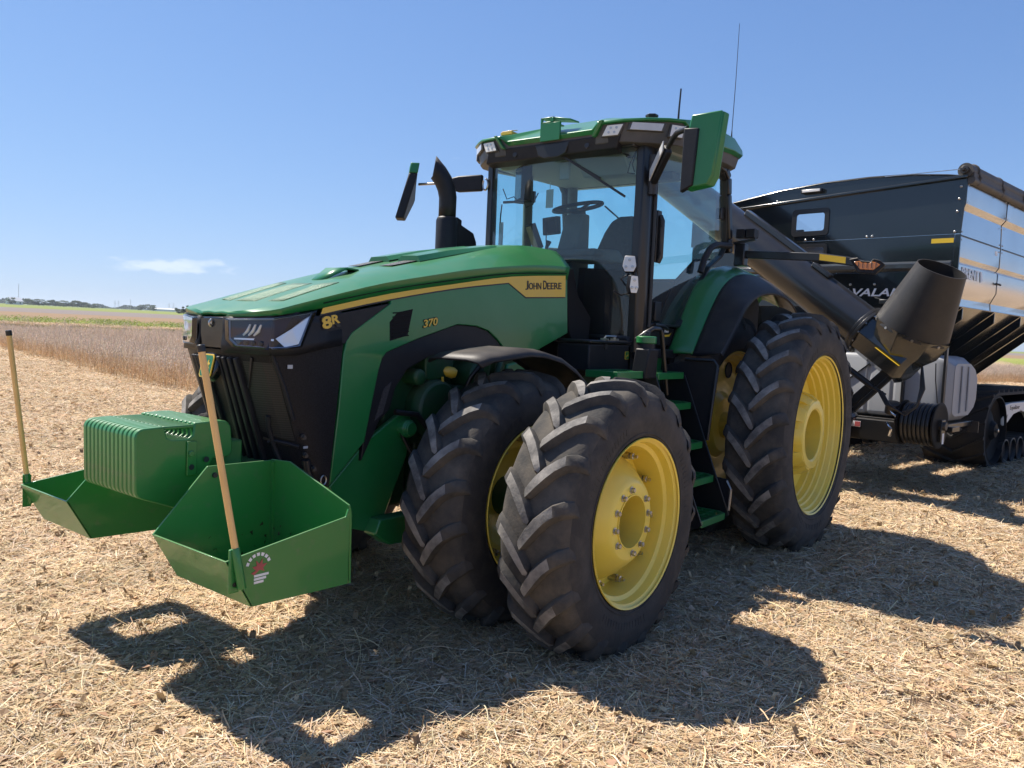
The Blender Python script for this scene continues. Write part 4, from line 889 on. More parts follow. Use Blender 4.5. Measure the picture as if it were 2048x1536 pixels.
# rear fenders
gF = [(-2.115, 1.600), (-2.265, 1.800), (-2.45, 2.020), (-2.61, 2.165), (-2.82, 2.265), (-3.03, 2.305), (-3.35, 2.31), (-3.7, 2.25), (-3.98, 2.08)]
oF = [(-2.06, 1.610), (-2.10, 1.640), (-2.305, 1.830), (-2.475, 2.000), (-2.72, 2.110), (-3.0, 2.150), (-3.3, 2.14), (-3.55, 2.08), (-3.74, 1.98)]
iF = [(-2.09, 1.600), (-2.275, 1.876), (-2.47, 2.130), (-2.68, 2.280), (-2.88, 2.345), (-3.08, 2.370), (-3.35, 2.37), (-3.7, 2.31), (-3.98, 2.14)]
gF, oF, iF = cat(gF, 3), cat(oF, 3), cat(iF, 3)
for s in (1, -1):
    m = MB(); m.grid([[(a[0], s*.80, a[1]-.05), (a[0], s*.83, a[1]-.004), (a[0], s*.86, a[1]), (g[0], s*.995, g[1]), (g[0], s*1.006, g[1]-.012)] for a, g in zip(iF, gF)])
    m.build('rear_fender', 'green', T, smooth=35, solid=.02 if s < 0 else -.02)
    m = MB(); m.grid([[(g[0], s*1.000, g[1]-.004), (g[0], s*1.06, g[1]-.018), (.5*(g[0]+o_[0]), s*1.17, .5*(g[1]+o_[1])-.004), (o_[0], s*1.27, o_[1]+.006), (o_[0], s*1.285, o_[1]-.02)] for g, o_ in zip(gF, oF)])
    m.build('fender_flare', 'black_plastic', T, smooth=35, solid=.014 if s < 0 else -.014)
    m = MB(); m.prism([(x, s*.79, z) for x, z in iF] + [(-3.98, s*.79, 1.7), (-3.2, s*.79, 1.6), (-2.2, s*.79, 1.45)], (0, s*.02, 0)); m.build('fender_inner_wall', 'black_plastic', T)
    # handrail following the fender
    m = MB(); m.tube([(-2.46, s*.875, 2.28), (-2.50, s*.885, 2.40), (-2.60, s*.89, 2.50), (-2.72, s*.89, 2.54), (-3.0, s*.89, 2.56)], .028, 10); m.build('fender_handle', 'black_plastic', T, smooth=60)

# battery / tool box, platform, steps
m = MB(); m.box((-1.62, .46, 1.46), (-1.02, .74, 1.655)); tb = m.build('tool_box', 'black_plastic', T, bevel=.012)
m = MB(); m.box((-1.635, .45, 1.660), (-1.01, .752, 1.685)); m.build('tool_box_lid', 'black_paint', tb, bevel=.008)
m = MB(); m.tube([(-1.24, .72, 1.69), (-1.24, .735, 1.715), (-1.38, .735, 1.715), (-1.38, .72, 1.69)], .008, 6); m.box((-1.255, .70, 1.686), (-1.225, .755, 1.70)); m.box((-1.395, .70, 1.686), (-1.365, .755, 1.70)); m.build('lid_handle', 'steel', tb)
m = MB(); m.box((-1.245, .741, 1.62), (-1.215, .752, 1.66)); m.build('lid_latch', 'dark_metal', tb)
emblem(T, frame_m((-1.545, .7405, 1.575), (-1, 0, 0), (0, 0, 1)), .055, .06)
m = MB(); m.box((-1.60, .745, 1.47), (-1.595, .75, 1.65)); m.build('box_edge', 'dark_metal', tb)
def grate(name, x0, x1, y0, y1, z, th=.045, chamfer=.06, nx=4, ny=2):
    e = empty(name, (0, 0, 0), 0, T)
    poly = [(x0, y0), (x1, y0), (x1, y1-chamfer), (x1+chamfer*.8, y1), (x0-chamfer*.2, y1), (x0, y1-chamfer*.2)]
    mm = MB()
    inn = []
    cx, cy = (x0+x1)/2, (y0+y1)/2
    for (x, y) in poly: inn.append((x+(.022 if x < cx else -.022), y+(.022 if y < cy else -.022)))
    nP = len(poly); V = [(x, y, z) for x, y in poly] + [(x, y, z) for x, y in inn] + [(x, y, z-th) for x, y in poly] + [(x, y, z-th) for x, y in inn]
    F = []
    for i in range(nP):
        j = (i+1) % nP; F += [(i, j, nP+j, nP+i), (2*nP+i, 2*nP+j, j, i), (nP+i, nP+j, 3*nP+j, 3*nP+i), (3*nP+i, 3*nP+j, 2*nP+j, 2*nP+i)]
    mm.add(V, F); mm.build('step_frame', 'green', e, bevel=.003)
    xa, xb = min(p[0] for p in inn), max(p[0] for p in inn); ya, yb = min(p[1] for p in inn), max(p[1] for p in inn)
    for i in range(1, nx+1):
        x = xa+(xb-xa)*i/(nx+1); mm = MB(); mm.bar((x, ya-.002, z-.008), (x, yb+.002 - (chamfer*.6 if i == 1 else 0), z-.008), .010, .014); mm.build('step_bar', 'green', e)
    for i in range(1, ny+1):
        y = ya+(yb-ya)*i/(ny+1); mm = MB(); mm.bar((xa-.002, y, z-.0095), (xb+.002, y, z-.0095), .010, .014); mm.build('step_bar', 'green', e)
    return e
ST = [(-1.95, -1.50, 1.16, 1.455, .430), (-1.95, -1.52, 1.06, 1.345, .700), (-1.95, -1.54, .97, 1.240, .945), (-1.95, -1.56, .88, 1.125, 1.235)]
for x0, x1, y0, y1, z in ST: grate('step', x1, x0, y0, y1, z, .05)
grate('platform', -1.50, -1.93, .76, 1.045, 1.462, .05, .02)
grate('platform', -.95, -1.40, .76, 1.03, 1.475, .05, .05, 6, 3)
for s_, xk in ((1, -1.965), (1, -1.49)):
    m = MB(); m.prism([(xk, .84, 1.44), (xk, 1.03, 1.44), (xk, 1.46, .40), (xk, 1.42, .37), (xk, 1.14, .37), (xk, .80, 1.2)], (-.012, 0, 0)); m.build('step_side_plate', 'black_paint', T, bevel=.004)
m = MB(); m.prism([(-1.96, .80, 1.4), (-1.50, .80, 1.4), (-1.50, 1.10, .40), (-1.96, 1.10, .40)], (0, -.02, -.01)); m.build('step_back_plate', 'black_paint', T)
m = MB(); m.prism([(-1.985, 1.03, 1.56), (-1.985, 1.27, 1.56), (-1.985, 1.30, 1.50), (-1.985, 1.24, .95), (-1.985, 1.16, .92), (-1.985, .80, 1.50)], (-.02, 0, 0)); m.build('mud_guard', 'black_plastic', T, bevel=.01)
m = MB(); m.tube([(-1.975, 1.02, 1.565), (-1.975, 1.26, 1.565), (-1.975, 1.29, 1.53), (-1.975, 1.245, .95)], .012, 8); m.build('guard_rim', 'black_trim', T, smooth=60)
m = MB(); m.tube([(-1.985, 1.42, .66), (-1.975, 1.46, .60), (-1.965, 1.455, .44)], .009, 6); m.build('step_chain', 'steel', T)
m = MB(); m.prism([(-1.985, 1.14, .69), (-1.985, 1.43, .67), (-1.985, 1.44, .42), (-1.985, 1.18, .42)], (-.01, 0, 0)); m.build('step_flap', 'black_plastic', T)
m = MB(); m.prism([(-1.78, .78, 1.62), (-2.05, .78, 1.62), (-2.0, .80, 1.30), (-1.86, .80, .9), (-1.72, .80, .9)], (0, -.03, 0)); m.build('cab_support', 'green', T, bevel=.006)
m = MB(); m.box((-2.12, .74, 1.56), (-1.62, .86, 1.63)); m.build('cab_sill', 'black_plastic', T, bevel=.01)
# lower black plate under the door with the yellow swoosh decal
m = MB(); m.prism([(-1.72, .79, 1.66), (-2.14, .80, 1.66), (-2.20, .80, 1.80), (-1.72, .79, 1.80)], (0, -.03, 0)); m.build('door_sill', 'black_plastic', T, bevel=.006)
m = MB(); m.prism([(-1.98, .803, 1.725), (-2.10, .806, 1.735), (-2.13, .806, 1.765), (-2.10, .806, 1.750), (-2.02, .804, 1.745)], (0, .002, 0)); m.build('sill_decal', 'yellow_tape', T)
m = MB()
for k in range(3): m.box((-2.02-.025*k, .8035, 1.765), (-2.035-.025*k, .8055, 1.785))
m.build('sill_lettering', 'decal_white', T)
# fuel filler and handrail
m = MB(); m.prism([(-1.29, .93, 1.42), (-1.46, .93, 1.42), (-1.44, .95, 1.64), (-1.30, .95, 1.64)], (0, .12, 0)); m.lathe([(1.62, .066), (1.68, .066)], 20, (-1.37, 1.0, 0), (0, 0, 1)); m.build('filler_neck', 'black_plastic', T, bevel=.012)
m = MB(); m.lathe([(1.675, .066), (1.678, .074), (1.722, .074), (1.728, .066), (1.730, 0)], 28, (-1.37, 1.0, 0), (0, 0, 1)); m.build('filler_cap', 'green', T, bevel=.003)
m = MB(); m.tube([(-1.40, 1.0, 1.731), (-1.37, 1.02, 1.755), (-1.33, 1.0, 1.731)], .014, 8); m.lathe([(0, .02), (.03, .018), (.035, 0)], 10, (-1.36, 1.01, 1.73), (0, 0, 1)); m.build('cap_lock', 'black_trim', T, smooth=60)
m = MB(); m.tube([(-1.40, .90, 1.70), (-1.40, .98, 1.755), (-1.46, 1.0, 1.785), (-1.56, 1.0, 1.785), (-1.60, 1.0, 1.755), (-1.64, 1.0, 1.62), (-1.735, 1.0, 1.29)], .018, 10); m.build('handrail', 'black_paint', T, smooth=60)
m = MB(); m.tube([(-1.78, .84, 1.82), (-1.90, .86, 1.81), (-1.98, .85, 1.79)], .014, 8); m.build('grab_bar', 'black_paint', T, smooth=60)
# lamps on the left front pillar
for o_, w, h, nn_, name in (((-1.475, .765, 2.262), .105, .115, (1, .28, .05), 'pillar_lamp'), ((-1.470, .815, 2.108), .075, .125, (.55, 1, .0), 'pillar_lamp')):
    nv = Vector(nn_).normalized(); exv = Vector((-nv.y, nv.x, 0)).normalized(); fm = frame_m(o_, exv, nv.cross(exv))
    hexa = [(-.5, -.15), (-.32, -.5), (.32, -.5), (.5, -.15), (.36, .5), (-.36, .5)]
    m = MB(); m.prism([fm @ Vector((a*w*1.12, b_*h*1.12, 0)) for a, b_ in hexa], -nv*.05); body = m.build(name, 'black_plastic', T, bevel=.008)
    m = MB(); m.prism([fm @ Vector((a*w, b_*h, .001)) for a, b_ in hexa], nv*.004); m.build('lamp_glass', 'lamp_white', body, bevel=.002)
    for a, b_ in ((-.24, -.2), (.24, -.2), (0, .26)):
        m = MB(); m.lathe([(0, .012), (.006, .011), (.007, .004), (.007, 0)], 12, fm @ Vector((a*w, b_*h, .004)), nv); m.build('led', 'steel', body, smooth=40)
m = MB(); m.tube([(-1.55, .76, 2.24), (-1.56, .77, 2.16), (-1.55, .78, 2.08)], .018, 8); m.tube([(-1.50, .75, 2.19), (-1.47, .70, 2.15), (-1.50, .73, 2.10)], .008, 6); m.tube([(-1.52, .77, 2.05), (-1.48, .70, 2.03), (-1.44, .66, 2.06)], .008, 6); m.build('lamp_bracket', 'black_trim', T, smooth=60)
# rear warning-lamp arm
wa = empty('warning_lamp_arm', (0, 0, 0), 0, T)
m = MB(); m.prism([(-3.19, .86, 2.545), (-3.19, 1.62, 2.50), (-3.19, 1.90, 2.455), (-3.19, 2.14, 2.37), (-3.19, 1.90, 2.385), (-3.19, 1.60, 2.432), (-3.19, .86, 2.475)], (-.035, 0, 0)); m.build('arm', 'black_paint', wa, bevel=.006)
m = MB(); m.prism([(-3.188, 1.615, 2.492), (-3.188, 1.83, 2.460), (-3.188, 1.83, 2.408), (-3.188, 1.615, 2.440)], (.003, 0, 0)); m.build('yellow_reflector', 'yellow_tape', wa)
hx = [(1.865, 2.470), (1.925, 2.480), (1.945, 2.455), (2.03, 2.447), (2.05, 2.468), (2.10, 2.455), (2.14, 2.42), (2.07, 2.345), (1.93, 2.36)]
m = MB(); m.prism([(-3.180, y, z-.03) for y, z in hx], (-.04, 0, 0)); lampb = m.build('warning_lamp', 'black_plastic', wa, bevel=.006)
cyx = sum(p[0] for p in hx)/9; czx = sum(p[1] for p in hx)/9
m = MB(); m.prism([(-3.179, cyx+(y-cyx)*.74, czx+(z-czx)*.56-.034) for y, z in hx], (.006, 0, 0)); m.build('amber_lens', 'amber', lampb, bevel=.002)
for q in range(5):
    y = 1.935+.034*q; m = MB(); m.box((-3.174, y, 2.368), (-3.1715, y+.004, 2.418)); m.build('lens_divider', 'black_trim', lampb)
m = MB(); m.tube([(-3.178, y, z-.03) for y, z in hx[:7]], .004, 5); m.build('lamp_trim', 'dark_metal', lampb)
m = MB(); m.box((-3.26, .86, 2.40), (-3.16, .96, 2.60)); m.build('arm_hinge', 'black_paint', wa, bevel=.01)
for y in (.93, 1.02):
    m = MB(); m.box((-3.19, y-.035, 2.64), (-3.10, y+.045, 2.72)); 
    for q in range(4): m.box((-3.21, y-.035, 2.645+.02*q), (-3.19, y+.045, 2.655+.02*q))
    m.build('rear_work_lamp', 'black_plastic', T, bevel=.008)
m = MB(); m.bar((-3.15, .86, 2.60), (-3.15, 1.06, 2.63), .03, .02); m.build('lamp_rail', 'black_trim', T)
# rear hitch underside shapes behind the fender
m = MB(); m.box((-3.9, -.5, 1.35), (-3.1, .5, 1.75)); m.tube([(-3.5, -.6, 1.9), (-3.5, .75, 1.9)], .05, 10); m.build('hitch_frame', 'dark_metal', T, bevel=.02)
m = MB(); m.box((-4.75, -.06, .42), (-3.4, .06, .50)); m.build('drawbar', 'dark_metal', T, bevel=.01)

# --- front weights
wb = empty('weight_bracket', (0, 0, 0), 0, T)
m = MB(); m.box((1.05, -.36, .82), (1.50, .36, .98)); m.box((1.40, -.20, .88), (1.62, .20, 1.10)); m.bar((1.44, .30, .96), (1.44, .425, .96), .06, .06); m.bar((1.44, -.30, .96), (1.44, -.425, .96), .06, .06); m.build('bracket_body', 'green_box', wb, bevel=.01)
NW = 13; WT = .524/NW
def weight_poly():
    def arc(cx, cz, r, a0, a1, n=4): return [(cx+r*math.cos(R(a0+(a1-a0)*k/n)), cz+r*math.sin(R(a0+(a1-a0)*k/n))) for k in range(n+1)]
    P = arc(1.952, 1.158, .042, 0, 90) + [(1.855, 1.204), (1.842, 1.150), (1.815, 1.138), (1.735, 1.138), (1.712, 1.152), (1.705, 1.212)]
    P += [(1.60, 1.216)] + arc(1.555, 1.165, .05, 90, 180) + [(1.495, 1.06), (1.515, 1.03), (1.60, 1.03), (1.62, 1.0), (1.62, .93), (1.58, .82), (1.62, .765)]
    P += [(1.70, .770)] + arc(1.945, .915, .045, -75, 0)
    return P
m = MB(); m.prism([(x, -WT/2+.0025, z) for x, z in weight_poly()], (0, WT-.005, 0)); m.box((1.700, -WT/2+.010, 1.184), (1.860, WT/2-.010, 1.2035)); WM = m.mesh('front_weight', 'green_box', 40)
wp0 = None
for k in range(NW):
    o = inst('front_weight', WM, T, (0, -.262 + WT*(k+.5), 0))
    b = o.modifiers.new('bevel', 'BEVEL'); b.width = .007; b.segments = 2; b.limit_method = 'ANGLE'; b.angle_limit = R(25)
m = MB(); m.box((1.695, .262, .96), (1.745, .270, 1.125)); m.lathe([(0, .017), (.012, .017), (.012, 0)], 6, (1.725, .268, 1.065), (0, 1, 0)); m.build('weight_recess', 'green_box', T, bevel=.003)
for x, z in ((1.722, 1.0), (1.645, 1.03)):
    m = MB(); m.lathe([(0, .014), (.003, .014), (.003, 0)], 14, (x, .269, z), (0, 1, 0)); m.build('weight_hole', 'interior_dark', T)
# --- rock boxes with marker poles
for s in (1, -1):
    rb = empty('rock_box', (0, 0, 0), 0, T)
    th = .011
    def sheet(name, pts, vec):
        mm = MB(); mm.prism([(x, s*y, z) for x, y, z in pts], (vec[0], s*vec[1], vec[2])); return mm.build(name, 'green_box', rb, bevel=.002)
    yi, yo = .43, 1.008
    sheet('front_wall', [(1.998, yi, .752), (1.998, yo, .752), (1.876, yo, .538), (1.876, yi, .538)], (-th, 0, 0))
    sheet('outer_wall', [(1.997, yo, .752), (1.875, yo, .538), (1.362, yo, .520), (1.362, yo, .850), (1.368, yo, .880), (1.385, yo, .838)], (0, -th, 0))
    sheet('inner_wall', [(1.997, yi, .752), (1.875, yi, .538), (1.385, yi, .520), (1.390, yi, 1.025), (1.74, yi, 1.030)], (0, th, 0))
    sheet('back_wall', [(1.388, yi, 1.028), (1.405, .60, 1.040), (1.372, yo, .890), (1.362, yo, .850), (1.355, yo, .520), (1.385, yi, .520)], (-th, 0, 0))
    xo0, xo1, yo0, yo1 = (1.45, 1.80, .62, .985) if s < 0 else (1.53, 1.76, .68, .985)     # floor with a drop-out opening
    for nm_, fl in (('floor_plate', [(1.37, yi+.012), (1.872, yi+.012), (1.872, yo0), (1.37, yo0)]), ('floor_plate', [(xo1, yo0), (1.872, yo0), (1.872, yo-.012), (xo1, yo-.012)]), ('floor_plate', [(1.37, yo0), (xo0, yo0), (xo0, yo-.012), (1.37, yo-.012)])):
        sheet(nm_, [(x, y, .524+(x-1.36)*.03) for x, y in fl], (0, 0, .008))
    mm = MB(); mm.bar((1.392, s*.452, 1.02), (1.388, s*.452, .54), .012, .020, (0, 1, 0)); mm.build('corner_weld', 'green_box', rb)
    for xb_ in (1.705, 1.665):
        mm = MB(); mm.lathe([(0, .013), (.010, .012), (.010, 0)], 10, (xb_, s*(yi+.011), .985), (0, s, 0)); mm.build('box_bolt', 'dark_metal', rb)
    base = Vector((1.958, s*1.022, .775)); top = Vector((2.06, .902, 1.614)) if s > 0 else Vector((2.06, -1.004, 1.604))
    d = (top-base).normalized()
    mm = MB(); mm.tube([base - d*.14, base + d*.03], .019, 10); mm.box((1.94, s*1.009-.004, .62), (1.985, s*1.016+.004, .80)); mm.build('pole_socket', 'green_box', rb, bevel=.004)
    mm = MB(); mm.tube([base, top - d*.028], .0138, 12); pole = mm.build('marker_pole', 'wood', rb, smooth=60)
    mm = MB(); mm.tube([top-d*.030, top-d*.004, top], [.0158, .0158, .012], 12); mm.build('pole_cap', 'black_trim', pole, smooth=40)
    mm = MB(); mm.lathe([(0, .010), (.006, .010), (.006, 0)], 8, (1.962, s*1.016, .655), (0, s, 0)); mm.build('socket_bolt', 'dark_metal', rb)
    # old soil in the bottom corners
    rn = random.Random(5+s); mm = MB()
    for q in range(60):
        u = rn.random(); x = 1.41+rn.random()**2*.35; y = yi+.012 if u < .5 else yi+rn.random()*.5; z = .56+rn.random()**2*.16
        if u >= .5: x = 1.393
        r_ = .004+.010*rn.random(); mm.add([(x+r_*rn.uniform(-1, 1), s*(y+ (r_*rn.uniform(-1, 1) if u >= .5 else 0)), z+r_*rn.uniform(-1, 1)) for _ in range(5)], [(0, 1, 2), (2, 3, 4), (0, 2, 4)])
    o = mm.build('caked_soil', 'soil_clod', rb)
# round sticker on the near rock box
sk = MB(); cx, cz = 1.845, .700
for k in range(7):
    a0 = R(165-22*k); a1 = R(165-22*k-15); r0, r1 = .048, .062
    sk.add([(cx-(r*math.cos(a)), 1.0092, cz+r*math.sin(a)) for a, r in ((a0, r0), (a1, r0), (a1, r1), (a0, r1))], [(0, 1, 2, 3)])
for k in range(3): sk.box((cx-.05+.012*k, 1.0086, cz-.040-.014*k), (cx+.02, 1.0096, cz-.030-.014*k))
sticker = sk.build('sticker', 'decal_white', rb if False else T)
mm = MB(); leaf = [(-.035, -.02), (-.012, -.012), (-.03, .006), (-.008, .006), (-.012, .03), (.004, .014), (.02, .034), (.018, .010), (.042, .010), (.022, -.006), (.03, -.022), (.006, -.012), (-.02, -.030)]
mm.prism([(cx-a, 1.0090, cz+b_) for a, b_ in leaf], (0, .001, 0)); mm.build('sticker_mark', 'sticker_red', sticker)
# ------------------------------------------------------------------ grain cart
cart = empty('grain_cart', (-4.6, 0, 0), R(-8.3))
tag(cart, 'black tracked grain cart with stainless side panels and folded auger behind the tractor', 'grain cart')
K = cart
XFc = -2.275
# front wall of the hopper, with window openings closed by panes
def plate(name, poly, mat_, x, th=.01, bevel=.003):
    mm = MB(); mm.prism([(x, y, z) for y, z in poly], (-th, 0, 0)); return mm.build(name, mat_, K, bevel=bevel)
def rrect(y0, y1, z0, z1, r=.05, n=4):
    P = []
    for cy, cz, a0 in ((y1-r, z1-r, 0), (y0+r, z1-r, 90), (y0+r, z0+r, 180), (y1-r, z0+r, 270)):
        P += [(cy+r*math.cos(R(a0+90*k/n)), cz+r*math.sin(R(a0+90*k/n))) for k in range(n+1)]
    return P
win = (-.235, .21, 3.165, 3.455)
lipz = lambda y: 3.705 - (1.83-y)*.052
# upper front panel around the window (four butted pieces)
plate('front_panel', [(-1.83, 3.065), (win[0], 3.065), (win[0], lipz(win[0])), (-1.83, lipz(-1.83))], 'cart_black', XFc)
plate('front_panel', [(win[1], 3.065), (1.80, 3.065), (1.815, 3.36), (1.83, 3.40), (1.83, lipz(1.83)), (win[1], lipz(win[1]))], 'cart_black', XFc)
plate('front_panel', [(win[0], win[3]), (win[1], win[3]), (win[1], lipz(win[1])), (win[0], lipz(win[0]))], 'cart_black', XFc)
plate('front_panel', [(win[0], 3.065), (win[1], 3.065), (win[1], win[2]), (win[0], win[2])], 'cart_black', XFc)
def ringpoly(name, y0, y1, z0, z1, w, x, mat_, th=.018):
    a, b_ = rrect(y0, y1, z0, z1), rrect(y0+w, y1-w, z0+w, z1-w, .035); nP = len(a); mm = MB()
    V = [(x, y, z) for y, z in a] + [(x, y, z) for y, z in b_] + [(x-th, y, z) for y, z in a] + [(x-th, y, z) for y, z in b_]; F = []
    for i in range(nP):
        j = (i+1) % nP; F += [(i, j, nP+j, nP+i), (2*nP+j, 2*nP+i, 3*nP+i, 3*nP+j), (2*nP+i, 2*nP+j, j, i), (nP+i, nP+j, 3*nP+j, 3*nP+i)]
    mm.add(V, F); return mm.build(name, mat_, K)
wf = ringpoly('window_frame', win[0]-.03, win[1]+.03, win[2]-.03, win[3]+.03, .06, XFc+.012, 'black_trim')
m = MB(); m.prism([(XFc-.004, y, z) for y, z in rrect(win[0]+.02, win[1]-.02, win[2]+.02, win[3]-.02, .04)], (-.004, 0, 0)); m.build('window_pane', 'cart_pane', wf)
wf = ringpoly('window_frame', win[0]-.03, win[1]+.03, 2.80, 3.03, .045, XFc+.012, 'black_trim')
m = MB(); m.prism([(XFc+.0005, y, z) for y, z in rrect(win[0]+.01, win[1]-.01, 2.83, 3.0, .04)], (.003, 0, 0)); m.build('window_pane', 'stainless', wf)
plate('front_panel', [(-1.80, 2.76), (1.735, 2.76), (1.735, 3.0625), (-1.80, 3.0625)], 'cart_black', XFc-.0005, .01, 0)
plate('corner_post', [(1.74, 2.25), (1.80, 2.25), (1.80, 3.06), (1.74, 3.06)], 'cart_black', XFc+.004, .03)
mm = MB(); mm.prism([(XFc, -1.8, 2.765), (XFc+.05, -1.8, 2.735), (XFc+.05, -1.8, 2.675), (XFc, -1.8, 2.645)], (0, 3.53, 0)); mm.build('panel_rail', 'cart_rail', K, bevel=.008)
plate('front_panel', [(-1.80, 2.22), (1.735, 2.22), (1.735, 2.64), (-1.80, 2.64)], 'cart_black', XFc-.05)
mm = MB(); mm.bar((XFc+.02, -1.83, lipz(-1.83)), (XFc+.02, 1.835, lipz(1.83)), .05, .035, (0, 0, 1)); mm.build('top_rail', 'cart_black', K, bevel=.008)
# curved bulkhead above the rail
arc = [(-1.83, 3.50), (-1.5, 3.60), (-1.144, 3.663), (-.5, 3.755), (.134, 3.803), (.7, 3.812), (1.162, 3.795), (1.6, 3.745), (1.83, 3.705)]
plate('bulkhead', [(1.83, lipz(1.83)-.02), (-1.83, lipz(-1.83)-.02)] + arc, 'cart_black', XFc-.03, .01, 0)
mm = MB(); mm.tube([(XFc-.03, y, z+.004) for y, z in arc], .012, 6); mm.build('bulkhead_rim', 'cart_black', K, smooth=60)
mm = MB(); mm.box((XFc-.02, -.15, 3.685), (XFc+.05, .13, 3.735)); wl_ = mm.build('hopper_lamp', 'black_trim', K, bevel=.008)
mm = MB(); mm.box((XFc-.0, -.13, 3.695), (XFc+.053, .11, 3.728)); mm.build('lamp_glass', 'lamp_white', wl_, bevel=.004)
for y, z in ((1.765, 3.60), (1.755, 3.46), (1.745, 3.32), (1.735, 3.09), (.80, 3.085), (.735, 3.085), (.05, 3.085), (-.06, 3.085), (-.5, 3.62), (.55, 2.50), (.85, 2.50)):
    mm = MB(); mm.lathe([(0, .016), (.008, .014), (.012, .006), (.012, 0)], 12, (XFc if z > 3.06 else XFc-.05, y, z), (1, 0, 0)); mm.build('rivet', 'steel', K, smooth=50)
mm = MB(); mm.box((XFc-.001, 1.49, 2.965), (XFc+.002, 1.73, 3.018)); mm.build('yellow_reflector', 'yellow_tape', K)
text('front_lettering', 'AVALANCHE', 'decal_white', K, frame_m((XFc-.0475, .42, 2.352), (0, 1, 0), (0, 0, 1)), 1.18, .098, bold=.02, shear=.25)
# stainless side panels: profile in (y, z), three panels along each side
prof = [(1.83, 3.69), (1.83, 3.400), (1.782, 3.340), (1.795, 3.045), (1.795, 2.800), (1.760, 2.750), (1.785, 2.725), (1.785, 2.475), (1.725, 2.345), (1.735, 2.245)]
for s in (1, -1):
    for x0, x1 in ((XFc-.012, -3.79), (-3.84, -5.39), (-5.44, -7.0)):
        o = list(reversed([(y-.012, z) for y, z in prof]))
        mm = MB(); mm.prism([(x0, s*y, z) for y, z in prof + o], (x1-x0, 0, 0)); mm.build('side_panel', 'stainless', K, bevel=.004)
        mm = MB(); mm.bar((x0-.01, s*1.797, 3.045), (x1+.01, s*1.797, 3.045), .012, .014); mm.build('panel_seam', 'black_trim', K)
        for zz in (3.62, 3.42, 3.30, 3.09, 3.0):
            for xx in (x0-.035, x1+.035):
                if s > 0:
                    mm = MB(); mm.lathe([(0, .009), (.006, .008), (.008, 0)], 8, (xx, (1.83 if zz > 3.4 else 1.795)*s, zz), (0, s, 0)); mm.build('rivet', 'steel', K, smooth=50)
    for x in (-3.815, -5.415):
        mm = MB(); mm.prism([(x+.026, s*(y-.010), z) for y, z in prof + [(1.70, 2.245), (1.70, 3.69)]], (-.052, 0, 0)); mm.build('side_stud', 'black_trim', K)
    mm = MB(); mm.prism([(XFc-.06, s*1.74, 2.25), (XFc-.06, s*.55, 1.25), (-7.0, s*.55, 1.25), (-7.0, s*1.74, 2.25)], (0, -s*.01, .01)); mm.build('hopper_slope', 'cart_black', K)
    for x in (-2.75, -4.0, -5.2, -6.4):
        mm = MB(); mm.prism([(x, s*1.735, 2.24), (x, s*.60, 1.285), (x, s*.55, 1.14), (x, s*.66, 1.16), (x, s*1.735, 2.10)], (-.02, 0, 0)); mm.build('hopper_rib', 'cart_black', K, bevel=.003)
mm = MB(); mm.prism([(XFc-.05, -1.74, 2.25), (XFc-.05, 1.74, 2.25), (-3.6, .55, 1.25), (-3.6, -.55, 1.25)], (-.01, 0, -.01)); mm.build('hopper_slope', 'cart_black', K)
mm = MB(); mm.prism([(-7.0, y, z) for y, z in [(-1.78, 3.6), (1.78, 3.6), (1.78, 2.25), (.55, 1.25), (-.55, 1.25), (-1.78, 2.25)]], (-.02, 0, 0)); mm.build('rear_wall', 'cart_black', K)
# brand lettering on the stainless side
text('side_lettering', 'BRENT', 'decal_side', K, frame_m((-2.45, 1.7925, 2.575), (-1, 0, 0), (0, 0, 1)), .62, .125, bold=.012)
mm = MB(); mm.prism([(-3.10, 1.7915, 2.70), (-3.16, 1.7915, 2.70), (-3.22, 1.7915, 2.60), (-3.14, 1.7915, 2.56)], (0, .001, 0)); mm.build('side_logo', 'decal_side', K)
mm = MB(); mm.box((-3.60, 1.7955, 2.945), (-3.69, 1.7975, 3.0)); mm.build('side_label', 'decal_white', K)
mm = MB(); mm.tube([(-3.72, 1.80, 2.60), (-3.80, 1.83, 2.585), (-3.86, 1.80, 2.60)], .012, 6); mm.build('panel_latch', 'black_trim', K)
# rolled tarpaulin on the top edge
mm = MB(); mm.tube([(XFc+.02, 1.80, 3.775), (-4.5, 1.81, 3.79), (-7.0, 1.80, 3.775)], .082, 20); mm.build('tarpaulin_roll', 'tarp', K, smooth=60)
mm = MB(); mm.tube([(XFc+.0, 1.86, 3.665), (-7.0, 1.86, 3.665)], .045, 12); mm.bar((XFc, 1.86, 3.72), (-7, 1.86, 3.72), .06, .05); mm.build('tarpaulin_tube', 'tarp', K, smooth=60)
mm = MB(); mm.lathe([(0, .045), (.05, .045), (.05, .02), (.10, .02), (.10, 0)], 14, (XFc+.02, 1.80, 3.775), (1, 0, 0)); mm.build('roller_end', 'dark_metal', K, bevel=.004)
for x in (-2.45, -3.35, -4.25, -5.15):
    mm = MB(); mm.tube([(x, 1.80+.09*math.cos(a), 3.775+.09*math.sin(a)) for a in [R(-80+20*k) for k in range(10)]] , .012, 6); mm.tube([(x, 1.885, 3.76), (x, 1.91, 3.70), (x, 1.88, 3.62)], .014, 6); mm.build('tarpaulin_strap', 'tarp', K, smooth=60)
mm = MB(); mm.tube([(XFc+.05, 1.78, 3.785), (XFc+.0, 0.9, 3.80)], .005, 5); mm.build('tarpaulin_cable', 'steel', K)

